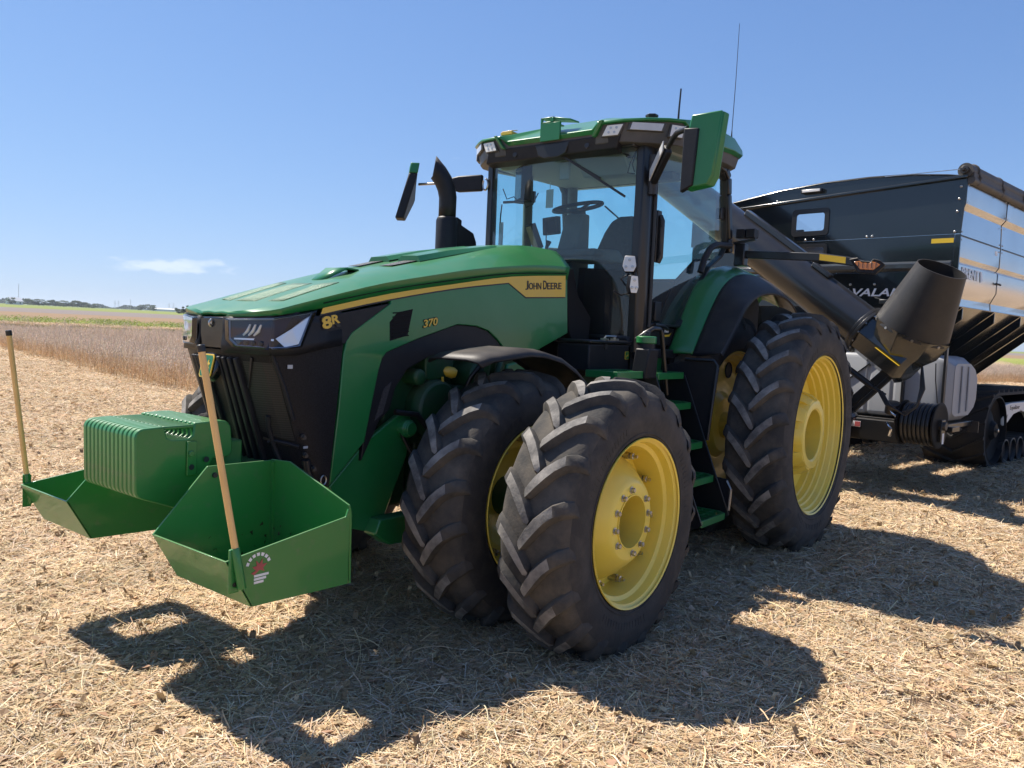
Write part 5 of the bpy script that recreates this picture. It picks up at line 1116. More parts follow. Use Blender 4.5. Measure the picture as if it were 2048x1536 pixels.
# folding auger across the front
AX = -1.35
d_ = Vector((0, .818, -.575)); c1 = Vector((AX, 1.186, 1.911)); c2 = c1 - d_*3.6
au = empty('auger', (0, 0, 0), 0, K)
mm = MB(); mm.tube([c2, c1], .245, 40); mm.build('auger_tube', 'auger_black', au, smooth=60)
mm = MB(); mm.lathe([(-.035, .248), (-.035, .285), (.0, .285), (.003, .248)], 40, c1, d_); mm.lathe([(.006, .248), (.006, .290), (.04, .290), (.04, .248)], 40, c1, d_); mm.build('auger_flange', 'black_paint', au, bevel=.003)
e1 = Vector((1, 0, 0)); e2 = d_.cross(e1)
for k in range(14):
    a = 2*math.pi*k/14; p = c1 + (e1*math.cos(a) + e2*math.sin(a))*.27 + d_*.04
    mm = MB(); mm.lathe([(0, .011), (.012, .011), (.012, 0)], 6, p, d_); mm.build('flange_bolt', 'steel', au)
upv = (e2 if e2.z > 0 else -e2)
mm = MB(); mm.bar(c1 - d_*2.1 + upv*.27 + e1*.03, c1 - d_*1.10 + upv*.27 + e1*.03, .10, .07, upv); mm.bar(c1 - d_*.95 + upv*.255 + e1*.06, c1 - d_*.68 + upv*.255 + e1*.06, .10, .05, upv); mm.build('auger_rail', 'auger_black', au, bevel=.008)
# discharge head, skirt and rubber boot
h2 = c1 + d_*.62
mm = MB(); mm.tube([c1 + d_*.035, h2, h2 + d_*.06], [.262, .262, .20], 8); mm.build('discharge_head', 'cart_black', au, bevel=.006)
mm = MB(); mm.bar(c1+d_*.30+upv*-.02+e1*.264, c1+d_*.62+upv*-.02+e1*.264, .05, .003, upv); mm.build('yellow_reflector', 'yellow_tape', au)
b0 = Vector((AX+.02, 1.64, 1.80)); bd = Vector((.20, .42, .89)).normalized(); 
bx1 = (Vector((0, .92, -.36))); bx1 = (bx1 - bd*bx1.dot(bd)).normalized(); bx2 = bd.cross(bx1)
def ringp(c, r1, r2, n=32): return [c + bx1*math.cos(2*math.pi*k/n)*r1 + bx2*math.sin(2*math.pi*k/n)*r2 for k in range(n)]
mm = MB(); n = 32; V = []
st_ = [(.13, .400, .32), (.25, .378, .31), (.45, .335, .29), (.65, .292, .268), (.86, .248, .243)]
for t, r1, r2 in st_: V += ringp(b0 + bd*t, r1, r2)
for t, r1, r2 in ((.86, .238, .233), (.60, .28, .25), (.3, .33, .27)): V += ringp(b0 + bd*t, r1, r2)
F = [(i*n+k, i*n+(k+1) % n, (i+1)*n+(k+1) % n, (i+1)*n+k) for i in range(len(st_)+2) for k in range(n)]
mm.add(V, F); mm.build('rubber_boot', 'boot_rubber', au, smooth=45)
V = ringp(b0 + bd*-.26, .20, .20, 8) + ringp(b0 + bd*-.04, .37, .30, 8) + ringp(b0 + bd*.17, .425, .34, 8)
mm = MB(); mm.add(V, [(i*8+k, i*8+(k+1) % 8, (i+1)*8+(k+1) % 8, (i+1)*8+k) for i in range(2) for k in range(8)] + [tuple(range(7, -1, -1))]); mm.build('boot_skirt', 'cart_black', au, bevel=.008)
for k in range(8):
    a = 2*math.pi*(k+.5)/8; p = b0 + bd*.14 + bx1*math.cos(a)*.392 + bx2*math.sin(a)*.314
    mm = MB(); mm.lathe([(0, .016), (.010, .014), (.010, 0)], 8, p, bx1*math.cos(a)+bx2*math.sin(a)); mm.build('skirt_bolt', 'steel', au)
# small camera on a bracket near the boot
mm = MB(); mm.box((AX+.05, 1.36, 2.20), (AX+.12, 1.46, 2.25)); mm.box((AX+.05, 1.40, 2.14), (AX+.09, 1.44, 2.20)); mm.bar((AX+.08, 1.30, 2.27), (AX+.08, 1.44, 2.235), .05, .012); mm.build('camera_bracket', 'black_trim', au, bevel=.006)
# brace, lower auger leg and cylinder
mm = MB(); mm.bar((AX-.15, 1.45, 1.50), (AX-.25, .55, .62), .06, .10); mm.bar((AX-.1, 1.50, 1.44), (AX-.2, .7, .62), .04, .05); mm.build('auger_brace', 'black_paint', au, bevel=.006)
mm = MB(); mm.tube([(AX+.05, .92, 1.55), (AX+.02, 1.32, 1.28)], .035, 12); mm.tube([(AX+.02, 1.32, 1.28), (AX, 1.46, 1.20)], .018, 10); mm.build('hydraulic_cylinder', 'black_paint', au, smooth=60)
mm = MB(); mm.tube([(AX-.05, .25, 1.65), (AX-.15, .95, .80)], .20, 16); mm.build('lower_auger', 'cart_black', au, smooth=60)
for k in range(3):
    y0 = .02*k; mm = MB(); mm.tube([(AX+.05, 1.40+y0, 1.24), (AX+.08, 1.50+y0, 1.10), (AX+.05, 1.66+y0, 1.03-.015*k), (AX+.02, 1.80, 1.10), (AX, 1.86-y0, 1.30), (AX-.05, 1.80, 1.55)], .011, 8); mm.build('hydraulic_hose', 'hose', au, smooth=60)
mm = MB(); mm.tube([(AX-.1, 1.92, 1.58), (AX-.1, 1.93, 1.4), (AX-.15, 1.95, 1.15)], .006, 6); mm.build('cable', 'black_trim', au)

# transverse poly tank
XT = -2.35
sec = [(XT, .93), (XT-.02, .90), (XT-.12, .86), (XT-.75, .86), (XT-1.0, .98), (XT-1.08, 1.10), (XT-1.08, 1.42), (XT-.95, 1.56), (XT-.70, 1.66), (XT-.10, 1.66), (XT-.02, 1.63), (XT, 1.58)]
def tank_ring(y, k):
    cx, cz = XT-.52, 1.26; return [(cx+(x-cx)*k, y, cz+(z-cz)*k) for x, z in sec]
ys = [(-1.80, .72), (-1.70, .94), (-1.66, 1.0)]
rr_ = []
def grooves():
    out = [(-1.80, .74), (-1.70, .95), (-1.64, 1.0)]
    for yg in (-1.25, -.9, -.4, 0, .4, .85, 1.15):
        out += [(yg-.028, 1.0), (yg-.010, .975), (yg+.010, .975), (yg+.028, 1.0)]
    return out + [(1.62, 1.0), (1.705, .95), (1.80, .76)]
G = grooves(); rings = [tank_ring(y, k) for y, k in G]; n = len(sec)
mm = MB(); mm.add([p for r_ in rings for p in r_], [(i*n+k, (i+1)*n+k, (i+1)*n+(k+1) % n, i*n+(k+1) % n) for i in range(len(G)-1) for k in range(n)] + [tuple(range(n-1, -1, -1)), tuple(range((len(G)-1)*n, len(G)*n))])
tank = mm.build('poly_tank', 'poly_tank', K, bevel=.02, smooth=30)
for f_ in (.30, .62):   # moulded ribs on the tank's end
    i0 = Vector(rings[-1][11]).lerp(Vector(rings[-1][7]), f_) ; i1 = Vector(rings[-1][0]).lerp(Vector(rings[-1][4]), f_)
    mm = MB(); mm.tube([Vector(rings[-3][10]).lerp(Vector(rings[-3][8]), f_)+Vector((0, .0, .0)), i0 + Vector((0, .008, .04)), i0.lerp(i1, .5) + Vector((0, .012, 0)), i1 + Vector((0, .008, -.03)), Vector(rings[-3][1]).lerp(Vector(rings[-3][3]), f_)], .012, 6); mm.build('tank_rib', 'poly_tank', tank, smooth=60)
for y in (1.28, 1.735, -.2):
    mm = MB(); mm.bar((XT+.025, y, .80), (XT+.025, y, 1.90 if y > 1.7 else 1.66), .055, .03, (0, 1, 0)); mm.build('tank_post', 'black_paint', K, bevel=.004)
mm = MB(); mm.box((XT-1.0, -1.75, .80), (XT+.04, 1.78, .86)); mm.build('tank_shelf', 'black_paint', K, bevel=.006)
mm = MB(); mm.box((XT-.95, 1.74, .72), (XT-.93, 1.86, .86)); mm.build('shelf_bracket', 'dark_metal', K)
mm = MB(); mm.lathe([(0, .018), (.02, .018), (.03, .01), (.03, 0)], 10, (XT-.5, 1.77, .78), (0, 1, 0)); mm.build('tank_fitting', 'dark_metal', K)
# tongue, beams, label
mm = MB(); mm.prism([(.1, -.12, .42), (-2.2, -.75, .60), (-2.2, -.55, .60), (0, .0, .42), (-2.2, .55, .60), (-2.2, .75, .60), (.1, .12, .42)], (0, 0, .22)); mm.build('tongue', 'black_paint', K, bevel=.01)
mm = MB(); mm.box((-2.55, -1.3, .58), (-2.2, 1.35, .84)); mm.box((-8.2, -.5, .75), (-2.5, -.3, 1.05)); mm.box((-8.2, .3, .75), (-2.5, .5, 1.05)); mm.build('main_frame', 'black_paint', K, bevel=.012)
mm = MB(); mm.box((-2.198, .70, .73), (-2.196, .86, .80)); lb = mm.build('warning_label', 'decal_white', K)
mm = MB(); mm.box((-2.195, .79, .735), (-2.193, .855, .795)); mm.build('label_panel', 'sticker_red', lb)
# hose reel
XRl = -1.85; reel = empty('hose_reel', (0, 0, 0), 0, K)
for y in (1.50, 1.875):
    mm = MB(); mm.lathe([(-.008, .26), (.008, .26), (.012, .25), (.008, .22), (.006, 0)], 32, (XRl, y, .88), (0, 1, 0)); mm.lathe([(-.008, .26), (-.008, 0)], 32, (XRl, y, .88), (0, 1, 0)); mm.build('reel_flange', 'matt_black', reel, smooth=40)
for k in range(7):
    y = 1.545+.046*k; mm = MB(); mm.tube([(XRl+.222*math.cos(a), y+.008*math.sin(a*.5), .88+.222*math.sin(a)) for a in [2*math.pi*j/28 for j in range(29)]], .023, 8, cap=False); mm.build('hose_coil', 'hose', reel, smooth=60)
mm = MB(); mm.tube([(XRl, 1.40, .88), (XRl, 1.95, .88)], .05, 12); mm.lathe([(0, .085), (.12, .085), (.13, .05), (.13, 0)], 18, (XRl+.06, 1.38, .98), (.3, .2, 1)); mm.build('reel_motor', 'dark_metal', reel, bevel=.006)
mm = MB(); mm.tube([(XRl+.10, 1.30, 1.10), (XRl+.16, 1.42, .98), (XRl+.18, 1.50, .93)], .014, 8); mm.tube([(XRl+.14, 1.36, .86), (XRl+.2, 1.44, .80), (XRl+.14, 1.40, .72)], .020, 8); mm.build('reel_fitting', 'chrome', reel, smooth=60)
mm = MB(); mm.box((XRl-.06, 1.90, .70), (XRl+.06, 1.92, .95)); mm.box((XRl-.45, 1.45, .80), (XRl-.2, 1.95, .86)); mm.build('reel_bracket', 'black_paint', reel, bevel=.005)
mm = MB(); mm.box((XRl-.02, 1.921, .68), (XRl+.03, 1.925, .80)); mm.build('reel_tag', 'decal_white', reel)

# crawler tracks
def track(s):
    e = empty('crawler_track', (0, 0, 0), 0, K); y0, y1 = .60, 1.46; xa, xb, Rw, zc = -5.55, -8.1, .56, .575
    def loop(r, zlow):
        P = [(xa+r*math.cos(R(a)), zc+r*math.sin(R(a))) for a in range(90, -91, -12)]
        P = [(x, max(z, zlow)) for x, z in P]
        P += [(xb+r*math.cos(R(a)), max(zlow, zc+r*math.sin(R(a)))) for a in range(-90, -271, -12)]
        return P
    o, i_ = loop(Rw, .0), loop(Rw-.04, .035); nP = len(o)
    V = [(x, s*y0, z) for x, z in o] + [(x, s*y1, z) for x, z in o] + [(x, s*y0, z) for x, z in i_] + [(x, s*y1, z) for x, z in i_]; F = []
    for k in range(nP):
        j = (k+1) % nP; F += [(k, j, nP+j, nP+k), (2*nP+j, 2*nP+k, 3*nP+k, 3*nP+j), (k, 2*nP+k, 2*nP+j, j), (nP+j, 3*nP+j, 3*nP+k, nP+k)]
    mm = MB(); mm.add(V, F)
    # chevron bars
    L = []
    for a, b_ in zip(o, o[1:]+o[:1]):
        seg = math.hypot(b_[0]-a[0], b_[1]-a[1]); L.append((a, b_, seg))
    tot = sum(l[2] for l in L)
    def at(t):
        t %= tot
        for a, b_, sg in L:
            if t <= sg: u = t/sg if sg else 0; return (a[0]+(b_[0]-a[0])*u, a[1]+(b_[1]-a[1])*u), ((b_[1]-a[1])/sg*-1, (b_[0]-a[0])/sg)
            t -= sg
        return L[0][0], (0, 1)
    N = 36
    for k in range(N):
        t0 = tot*k/N
        for u0, u1, off in ((.0, .5, 1), (.5, 1.0, -1)):
            V = []
            for u in (u0, (u0+u1)/2, u1):
                sh = (.5-abs(u-.5))*.55
                for dt, h in ((-.028, 0), (-.02, .042), (.02, .042), (.028, 0)):
                    p, nn_ = at(t0 + sh + dt); nx, nz = nn_[0], nn_[1]
                    V.append((p[0]+nx*h, s*(y0+(y1-y0)*u), max(p[1]+nz*h, -.02)))
            F = []
            for q in range(2):
                for j in range(3): F.append((q*4+j, q*4+j+1, q*4+5+j, q*4+4+j))
            mm.add(V, F + [(0, 1, 2, 3), (8, 9, 10, 11)])
    mm.build('track_belt', 'track_rubber', e, smooth=30)
    for x in (xa, xb):
        mm = MB(); mm.lathe([(0, .515), (.02, .515), (.025, .49), (-.05, .47), (-.10, .30), (-.04, .15), (.0, .12), (.02, .10), (.02, 0)], 40, (x, s*(y1-.02), zc), (0, s, 0)); mm.lathe([(0, .515), (-.8, .515)], 40, (x, s*(y1-.02), zc), (0, s, 0)); mm.build('idler_wheel', 'matt_black', e, smooth=30)
        mm = MB(); mm.lathe([(0, .03), (.03, .03), (.035, .015), (.035, 0)], 10, (x, s*(y1+.0), zc), (0, s, 0)); mm.build('grease_cap', 'steel', e)
    for k in range(5):
        x = -6.10-.38*k; mm = MB(); mm.lathe([(0, .19), (.02, .19), (.025, .17), (-.02, .15), (-.03, 0)], 26, (x, s*(y1-.02), .225), (0, s, 0)); mm.lathe([(0, .19), (-.8, .19)], 26, (x, s*(y1-.02), .225), (0, s, 0)); mm.build('road_wheel', 'black_plastic', e, smooth=30)
    P = [(-5.95, 1.0), (-6.4, 1.03), (-7.3, 1.03), (-7.75, .98), (-7.75, .86)] + [(-6.85+.80*math.cos(R(a)), .50+.34*math.sin(R(a))) for a in range(150, 29, -15)][::-1] + [(-6.0, .62), (-5.98, .80)]
    P = [(-5.95, .93), (-6.3, .96), (-7.4, .96), (-7.75, .90), (-7.75, .66), (-7.6, .60), (-7.3, .76), (-6.9, .82), (-6.5, .78), (-6.2, .66), (-6.02, .62)]
    mm = MB(); mm.prism([(x, s*(y1-.12), z) for x, z in P], (0, s*.09, 0)); bm_ = mm.build('track_beam', 'white_plastic', e, bevel=.008)
    if s > 0:
        text('beam_lettering', 'Equalizer', 'black_trim', bm_, frame_m((-6.28, s*(y1-.028), .835), (-1, 0, 0), (0, 0, 1)), .52, .085)
        mm = MB(); mm.prism([(-6.02, s*(y1-.029), .74), (-6.18, s*(y1-.029), .79), (-6.16, s*(y1-.029), .73)], (0, .001, 0)); mm.build('beam_mark', 'black_trim', bm_)
    return e
track(1); track(-1)
# ------------------------------------------------------------------ ground and fields
CX, CY = 3.766, 3.798
NV = (-.414, -.910)                       # the way the land rises, away from the road side
def sdist(x, y): return (x-CX)*NV[0] + (y-CY)*NV[1]
def terrain(x, y):
    s = sdist(x, y); z = 0
    if s > 56: z += .80*min(1, (s-56)/3.0)**2*(3-2*min(1, (s-56)/3.0))
    if s > 60: z += .0057*(min(s, 1600)-60)
    d = math.hypot(x, y)
    k = max(0, 1-max(0, d-25)/25)
    z += k*(.010*math.sin(x*2.1+1.3*math.sin(y*1.7)) + .008*math.sin(y*3.3+x*1.1) + .012*math.sin(y*.9-x*.6)) - .012*k
    return z
def axis(lo, hi):
    out = []; t = 0; step = .22
    while t < hi: out.append(t); step = .22 if t < 9 else step*1.16; t += step
    out.append(hi); neg = []; t = 0; step = .22
    while t < -lo: t += step; step = .22 if t < 9 else step*1.16; neg.append(-min(t, -lo))
    return neg[::-1] + out
xa, ya = axis(-3000, 2500), axis(-3000, 2500)
m = MB(); m.grid([[(x, y, terrain(x, y)) for x in xa] for y in ya])
def ground_mat():
    mt = bpy.data.materials.new('field_soil'); mt.use_nodes = True; nt = mt.node_tree; b = nt.nodes['Principled BSDF']; b.inputs['Roughness'].default_value = .95; b.inputs['Specular IOR Level'].default_value = .1
    L = nt.links.new; N = nt.nodes.new
    co = N('ShaderNodeTexCoord')
    n1 = N('ShaderNodeTexNoise'); n1.inputs['Scale'].default_value = 26; n1.inputs['Detail'].default_value = 9; n1.inputs['Roughness'].default_value = .75; L(co.outputs['Object'], n1.inputs['Vector'])
    cr = N('ShaderNodeValToRGB'); e = cr.color_ramp.elements; e[0].position = .30; e[0].color = (.10, .072, .052, 1); e[1].position = .68; e[1].color = (.58, .44, .29, 1)
    q = e.new(.46); q.color = (.33, .23, .15, 1); L(n1.outputs[0], cr.inputs[0])
    n2 = N('ShaderNodeTexNoise'); n2.inputs['Scale'].default_value = 1.1; n2.inputs['Detail'].default_value = 6; L(co.outputs['Object'], n2.inputs['Vector'])
    mr = N('ShaderNodeMapRange'); mr.inputs[1].default_value = .58; mr.inputs[2].default_value = .70; mr.inputs[4].default_value = .75; L(n2.outputs[0], mr.inputs[0])
    mx = N('ShaderNodeMixRGB'); mx.inputs[2].default_value = (.10, .078, .062, 1); L(mr.outputs[0], mx.inputs[0]); L(cr.outputs[0], mx.inputs[1])
    # farther fields are other crops, in strips
    sp = N('ShaderNodeSeparateXYZ'); L(co.outputs['Object'], sp.inputs[0])
    def mth(op, a, b_):
        o = N('ShaderNodeMath'); o.operation = op
        for i, v in enumerate((a, b_)):
            if isinstance(v, (int, float)): o.inputs[i].default_value = v
            else: L(v, o.inputs[i])
        return o.outputs[0]
    s = mth('ADD', mth('MULTIPLY', mth('SUBTRACT', sp.outputs[0], CX), NV[0]), mth('MULTIPLY', mth('SUBTRACT', sp.outputs[1], CY), NV[1]))
    n3 = N('ShaderNodeTexNoise'); n3.inputs['Scale'].default_value = .22; n3.inputs['Detail'].default_value = 8; n3.inputs['Roughness'].default_value = .7; L(co.outputs['Object'], n3.inputs['Vector'])
    sj = mth('ADD', s, mth('MULTIPLY', mth('SUBTRACT', n3.outputs[0], .5), 14))
    last = mx.outputs[0]
    for edge, w, c1, c2 in ((57, 2, (.17, .21, .045), (.30, .30, .09)), (78, 4, (.20, .135, .08), (.28, .195, .12)), (135, 8, (.165, .14, .13), (.225, .19, .175)), (270, 15, (.15, .185, .045), (.23, .25, .075)), (620, 30, (.13, .18, .05), (.20, .22, .07))):
        c_ = N('ShaderNodeMixRGB'); c_.inputs[1].default_value = (*c1, 1); c_.inputs[2].default_value = (*c2, 1); L(n3.outputs[0], c_.inputs[0])
        mr = N('ShaderNodeMapRange'); mr.inputs[1].default_value = edge; mr.inputs[2].default_value = edge+w; L(sj, mr.inputs[0])
        mx = N('ShaderNodeMixRGB'); L(mr.outputs[0], mx.inputs[0]); L(last, mx.inputs[1]); L(c_.outputs[0], mx.inputs[2]); last = mx.outputs[0]
    L(last, b.inputs['Base Color'])
    bp = N('ShaderNodeBump'); bp.inputs['Strength'].default_value = .9; bp.inputs['Distance'].default_value = .03; L(n1.outputs[0], bp.inputs['Height']); L(bp.outputs[0], b.inputs['Normal'])
    M['field_soil'] = mt
ground_mat()
g = m.build('ground', 'field_soil', None, smooth=60); tag(g, kind='structure')

# ---- materials of plant litter: every piece carries its own colour
def piece_mat(name, rough=.8, trans=.25):
    mt = bpy.data.materials.new(name); mt.use_nodes = True; nt = mt.node_tree; b = nt.nodes['Principled BSDF']; b.inputs['Roughness'].default_value = rough; b.inputs['Specular IOR Level'].default_value = .25
    at = nt.nodes.new('ShaderNodeAttribute'); at.attribute_name = 'Col'
    oi = nt.nodes.new('ShaderNodeObjectInfo'); mr = nt.nodes.new('ShaderNodeMapRange'); mr.inputs[3].default_value = .82; mr.inputs[4].default_value = 1.15
    nt.links.new(oi.outputs['Random'], mr.inputs[0])
    mu = nt.nodes.new('ShaderNodeVectorMath'); mu.operation = 'SCALE'; nt.links.new(at.outputs['Color'], mu.inputs[0]); nt.links.new(mr.outputs[0], mu.inputs['Scale'])
    nt.links.new(mu.outputs[0], b.inputs['Base Color'])
    if trans:
        tr = nt.nodes.new('ShaderNodeBsdfTranslucent'); nt.links.new(mu.outputs[0], tr.inputs[0]); mx = nt.nodes.new('ShaderNodeMixShader'); mx.inputs[0].default_value = trans
        nt.links.new(b.outputs[0], mx.inputs[1]); nt.links.new(tr.outputs[0], mx.inputs[2]); nt.links.new(mx.outputs[0], nt.nodes['Material Output'].inputs[0])
    M[name] = mt
piece_mat('litter', .75, .2); piece_mat('bean_plant', .8, .25); piece_mat('leaf', .6, .3)
class PB:   # coloured pieces
    def __init__(s): s.v = []; s.f = []; s.c = []
    def face(s, pts, col):
        o = len(s.v); s.v += [tuple(p) for p in pts]; s.f.append(tuple(range(o, o+len(pts)))); s.c.append(col)
    def strip(s, L, R_, col):
        o = len(s.v); n = len(L); s.v += [tuple(p) for p in L] + [tuple(p) for p in R_]
        for i in range(n-1): s.f.append((o+i, o+i+1, o+n+i+1, o+n+i)); s.c.append(col)
    def mesh(s, name, mat_):
        me = bpy.data.meshes.new(name); me.from_pydata(s.v, [], s.f); me.update(); me.materials.append(M[mat_])
        a = me.color_attributes.new('Col', 'FLOAT_COLOR', 'CORNER'); buf = []
        for f, c in zip(s.f, s.c): buf += [c[0], c[1], c[2], 1.0]*len(f)
        a.data.foreach_set('color', buf); return me
def vary(c, rn, k=.26):
    f = 1+rn.uniform(-k, k); return tuple(max(.005, v*f*(1+rn.uniform(-.06, .06))) for v in c)
STRAW = [(.68, .51, .305), (.64, .465, .275), (.78, .64, .44), (.47, .33, .195), (.62, .53, .40)]
LEAF = [(.53, .355, .20), (.43, .28, .155), (.59, .42, .25), (.33, .225, .135)]
def litter_tile(seed, size, n_straw, n_leaf, n_chaff, k=1.0, zk=1.0):
    rn = random.Random(seed); p = PB(); h = size/2
    for _ in range(n_straw):
        x, y = rn.uniform(-h, h), rn.uniform(-h, h); a = rn.uniform(0, 2*math.pi); l = rn.choice((.05, .07, .09, .12, .18, .24))*rn.uniform(.6, 1.3)*k; w = rn.uniform(.0009, .0022)*k
        z = rn.uniform(.004, .036)*zk; dz = rn.gauss(0, .16)*l; bend = rn.gauss(0, .22)*l; tw = rn.uniform(-.5, .5)
        dx, dy = math.cos(a), math.sin(a); nx, ny = -dy, dx; col = vary(rn.choice(STRAW), rn)
        L, Q = [], []
        for t in (-.5, -.17, .17, .5):
            px, py = x+dx*l*t+nx*bend*(.25-t*t), y+dy*l*t+ny*bend*(.25-t*t); pz = z+dz*t
            L.append((px+nx*w, py+ny*w, pz+w*tw)); Q.append((px-nx*w, py-ny*w, pz-w*tw))
        p.strip(L, Q, col)
    for _ in range(n_leaf):
        x, y = rn.uniform(-h, h), rn.uniform(-h, h); a = rn.uniform(0, 2*math.pi); l = rn.uniform(.02, .06)*k; w = l*rn.uniform(.25, .5); z = rn.uniform(.006, .040)*zk
        dx, dy = math.cos(a), math.sin(a); nx, ny = -dy, dx; cup = rn.uniform(-.35, .5)*w; til = rn.uniform(-.45, .45); col = vary(rn.choice(LEAF), rn, .3)
        A = (x-dx*l/2, y-dy*l/2, z-til*l/2); B = (x+dx*l/2, y+dy*l/2, z+til*l/2)
        C_ = (x+nx*w, y+ny*w, z+cup); D = (x-nx*w, y-ny*w, z+cup*rn.uniform(.2, 1.2))
        p.face((A, D, B), col); p.face((A, B, C_), col)
    for _ in range(n_chaff):
        x, y = rn.uniform(-h, h), rn.uniform(-h, h); a = rn.uniform(0, 2*math.pi); l = rn.uniform(.006, .022)*k; w = l*rn.uniform(.15, .4); z = rn.uniform(.002, .026)*zk
        dx, dy = math.cos(a), math.sin(a); col = vary(rn.choice(STRAW+LEAF), rn, .3)
        p.face(((x-dx*l, y-dy*l, z+rn.uniform(-.006, .006)), (x-dy*w, y+dx*w, z), (x+dx*l, y+dy*l, z+rn.uniform(-.006, .006)), (x+dy*w, y-dx*w, z)), col)
    if k == 1.0:      # long loose stalks arching over the mat
        for _ in range(7):
            x, y = rn.uniform(-h, h), rn.uniform(-h, h); a = rn.uniform(0, 2*math.pi); l = rn.uniform(.14, .28); w = rn.uniform(.0012, .0022); z = rn.uniform(.01, .035); hh = rn.uniform(.0, .03); til = rn.gauss(0, .12)*l; bd_ = rn.gauss(0, .22)*l
            dx, dy = math.cos(a), math.sin(a); nx, ny = -dy, dx; col = vary(rn.choice(STRAW[:4]), rn, .2); L, Q = [], []
            for t in (-.5, -.3, -.1, .1, .3, .5):
                px, py = x+dx*l*t+nx*bd_*(.25-t*t), y+dy*l*t+ny*bd_*(.25-t*t); pz = max(.004, z+hh*(1-4*t*t)+til*t)
                L.append((px+nx*w, py+ny*w, pz+w*.6)); Q.append((px-nx*w, py-ny*w, pz-w*.6))
            p.strip(L, Q, col)
        for _ in range(1):    # bean pods and curled leaves standing proud
            x, y = rn.uniform(-h, h), rn.uniform(-h, h); a = rn.uniform(0, 2*math.pi); l = rn.uniform(.04, .075); w = l*rn.uniform(.18, .34); z = rn.uniform(.02, .05); col = vary(rn.choice(LEAF+[(.5, .36, .21)]), rn, .25)
            dx, dy = math.cos(a), math.sin(a); nx, ny = -dy, dx; L, Q, Cc = [], [], []
            for t, ww in ((-.5, .2), (-.2, 1), (.15, .9), (.5, .15)):
                cz_ = z + .35*l*t*rn.uniform(.3, 1.2) + .02*math.sin(t*5)
                L.append((x+dx*l*t+nx*w*ww, y+dy*l*t+ny*w*ww, cz_+w*.5)); Q.append((x+dx*l*t-nx*w*ww, y+dy*l*t-ny*w*ww, cz_+w*.35)); Cc.append((x+dx*l*t, y+dy*l*t, cz_))
            p.strip(L, Cc, col); p.strip(Cc, Q, tuple(v*.9 for v in col))
    return p.mesh('litter_tile', 'litter')
def scatter(name, points, meshes, kind='stuff', label=None, category=None):
    """one object: points carry rotation, scale and which tile; geometry nodes put the tiles there"""
    c = bpy.data.collections.new(name+'_tiles')
    for i, me in enumerate(meshes):
        o = bpy.data.objects.new('%s_tile_%02d' % (name, i), me); c.objects.link(o)
    me = bpy.data.meshes.new(name); me.from_pydata([p[:3] for p in points], [], [])
    for nm, k in (('rz', 3), ('sc', 4), ('tilt', 6)):
        a = me.attributes.new(nm, 'FLOAT', 'POINT'); a.data.foreach_set('value', [p[k] if k < len(p) else 0.0 for p in points])
    a = me.attributes.new('ix', 'INT', 'POINT'); a.data.foreach_set('value', [int(p[5]) for p in points])
    ob = bpy.data.objects.new(name, me); COL.objects.link(ob)
    ng = bpy.data.node_groups.new(name+'_nodes', 'GeometryNodeTree')
    ng.interface.new_socket('Geometry', in_out='INPUT', socket_type='NodeSocketGeometry'); ng.interface.new_socket('Geometry', in_out='OUTPUT', socket_type='NodeSocketGeometry')
    N, L = ng.nodes.new, ng.links.new
    gi, go = N('NodeGroupInput'), N('NodeGroupOutput'); ci = N('GeometryNodeCollectionInfo'); ci.inputs['Collection'].default_value = c; ci.inputs['Separate Children'].default_value = True; ci.inputs['Reset Children'].default_value = True
    ip = N('GeometryNodeInstanceOnPoints'); ip.inputs['Pick Instance'].default_value = True
    def na(nm, t):
        q = N('GeometryNodeInputNamedAttribute'); q.data_type = t; q.inputs['Name'].default_value = nm; return q.outputs['Attribute']
    cx = N('ShaderNodeCombineXYZ'); L(na('rz', 'FLOAT'), cx.inputs[2]); L(na('tilt', 'FLOAT'), cx.inputs[0])
    er = N('FunctionNodeEulerToRotation'); L(cx.outputs[0], er.inputs[0])
    L(gi.outputs[0], ip.inputs['Points']); L(ci.outputs[0], ip.inputs['Instance']); L(na('ix', 'INT'), ip.inputs['Instance Index']); L(er.outputs[0], ip.inputs['Rotation']); L(na('sc', 'FLOAT'), ip.inputs['Scale']); L(ip.outputs[0], go.inputs[0])
    md = ob.modifiers.new('scatter', 'NODES'); md.node_group = ng
    tag(ob, label, category, kind=kind); return ob
tiles = [litter_tile(i, .55, 700, 70, 480) for i in range(6)]
far_tiles = [litter_tile(20+i, 2.4, 1500, 420, 600, 1.6, 1.3) for i in range(4)]
# standing crop: polygon of unharvested beans (edge runs away to the right of the tractor)
EDGE = [(-60, 40), (-53, 8), (-50.2, -2.0), (-30, -6.5), (-12, -10.6), (-5.75, -12.5), (-6.2, -16.8), (-7.5, -22.5), (-9.4, -34), (-13.5, -62)]
def in_crop(x, y):
    if sdist(x, y) > 57.5: return False
    # the crop lies on the far (-x) side of the edge line
    for (x0, y0), (x1, y1) in zip(EDGE[:-1], EDGE[1:]):
        pass
    if y > EDGE[5][1]:
        for (x0, y0), (x1, y1) in zip(EDGE[:5], EDGE[1:6]):
            if y1 <= y <= y0:
                return x < x0 + (x1-x0)*(y-y0)/(y1-y0)
        return False
    for (x0, y0), (x1, y1) in zip(EDGE[5:-1], EDGE[6:]):
        if y1 <= y <= y0: return x < x0 + (x1-x0)*(y-y0)/(y1-y0)
    return False
FWD = math.atan2(fw.y, fw.x)
def seen(x, y, marg=R(12), near=1.5):
    dx, dy = x-CX, y-CY; d = math.hypot(dx, dy)
    if d < near+.5: return True
    a = (math.atan2(dy, dx)-FWD+math.pi) % (2*math.pi)-math.pi
    return abs(a) < R(33)+marg + 1.2/d
rn = random.Random(11); pts = []
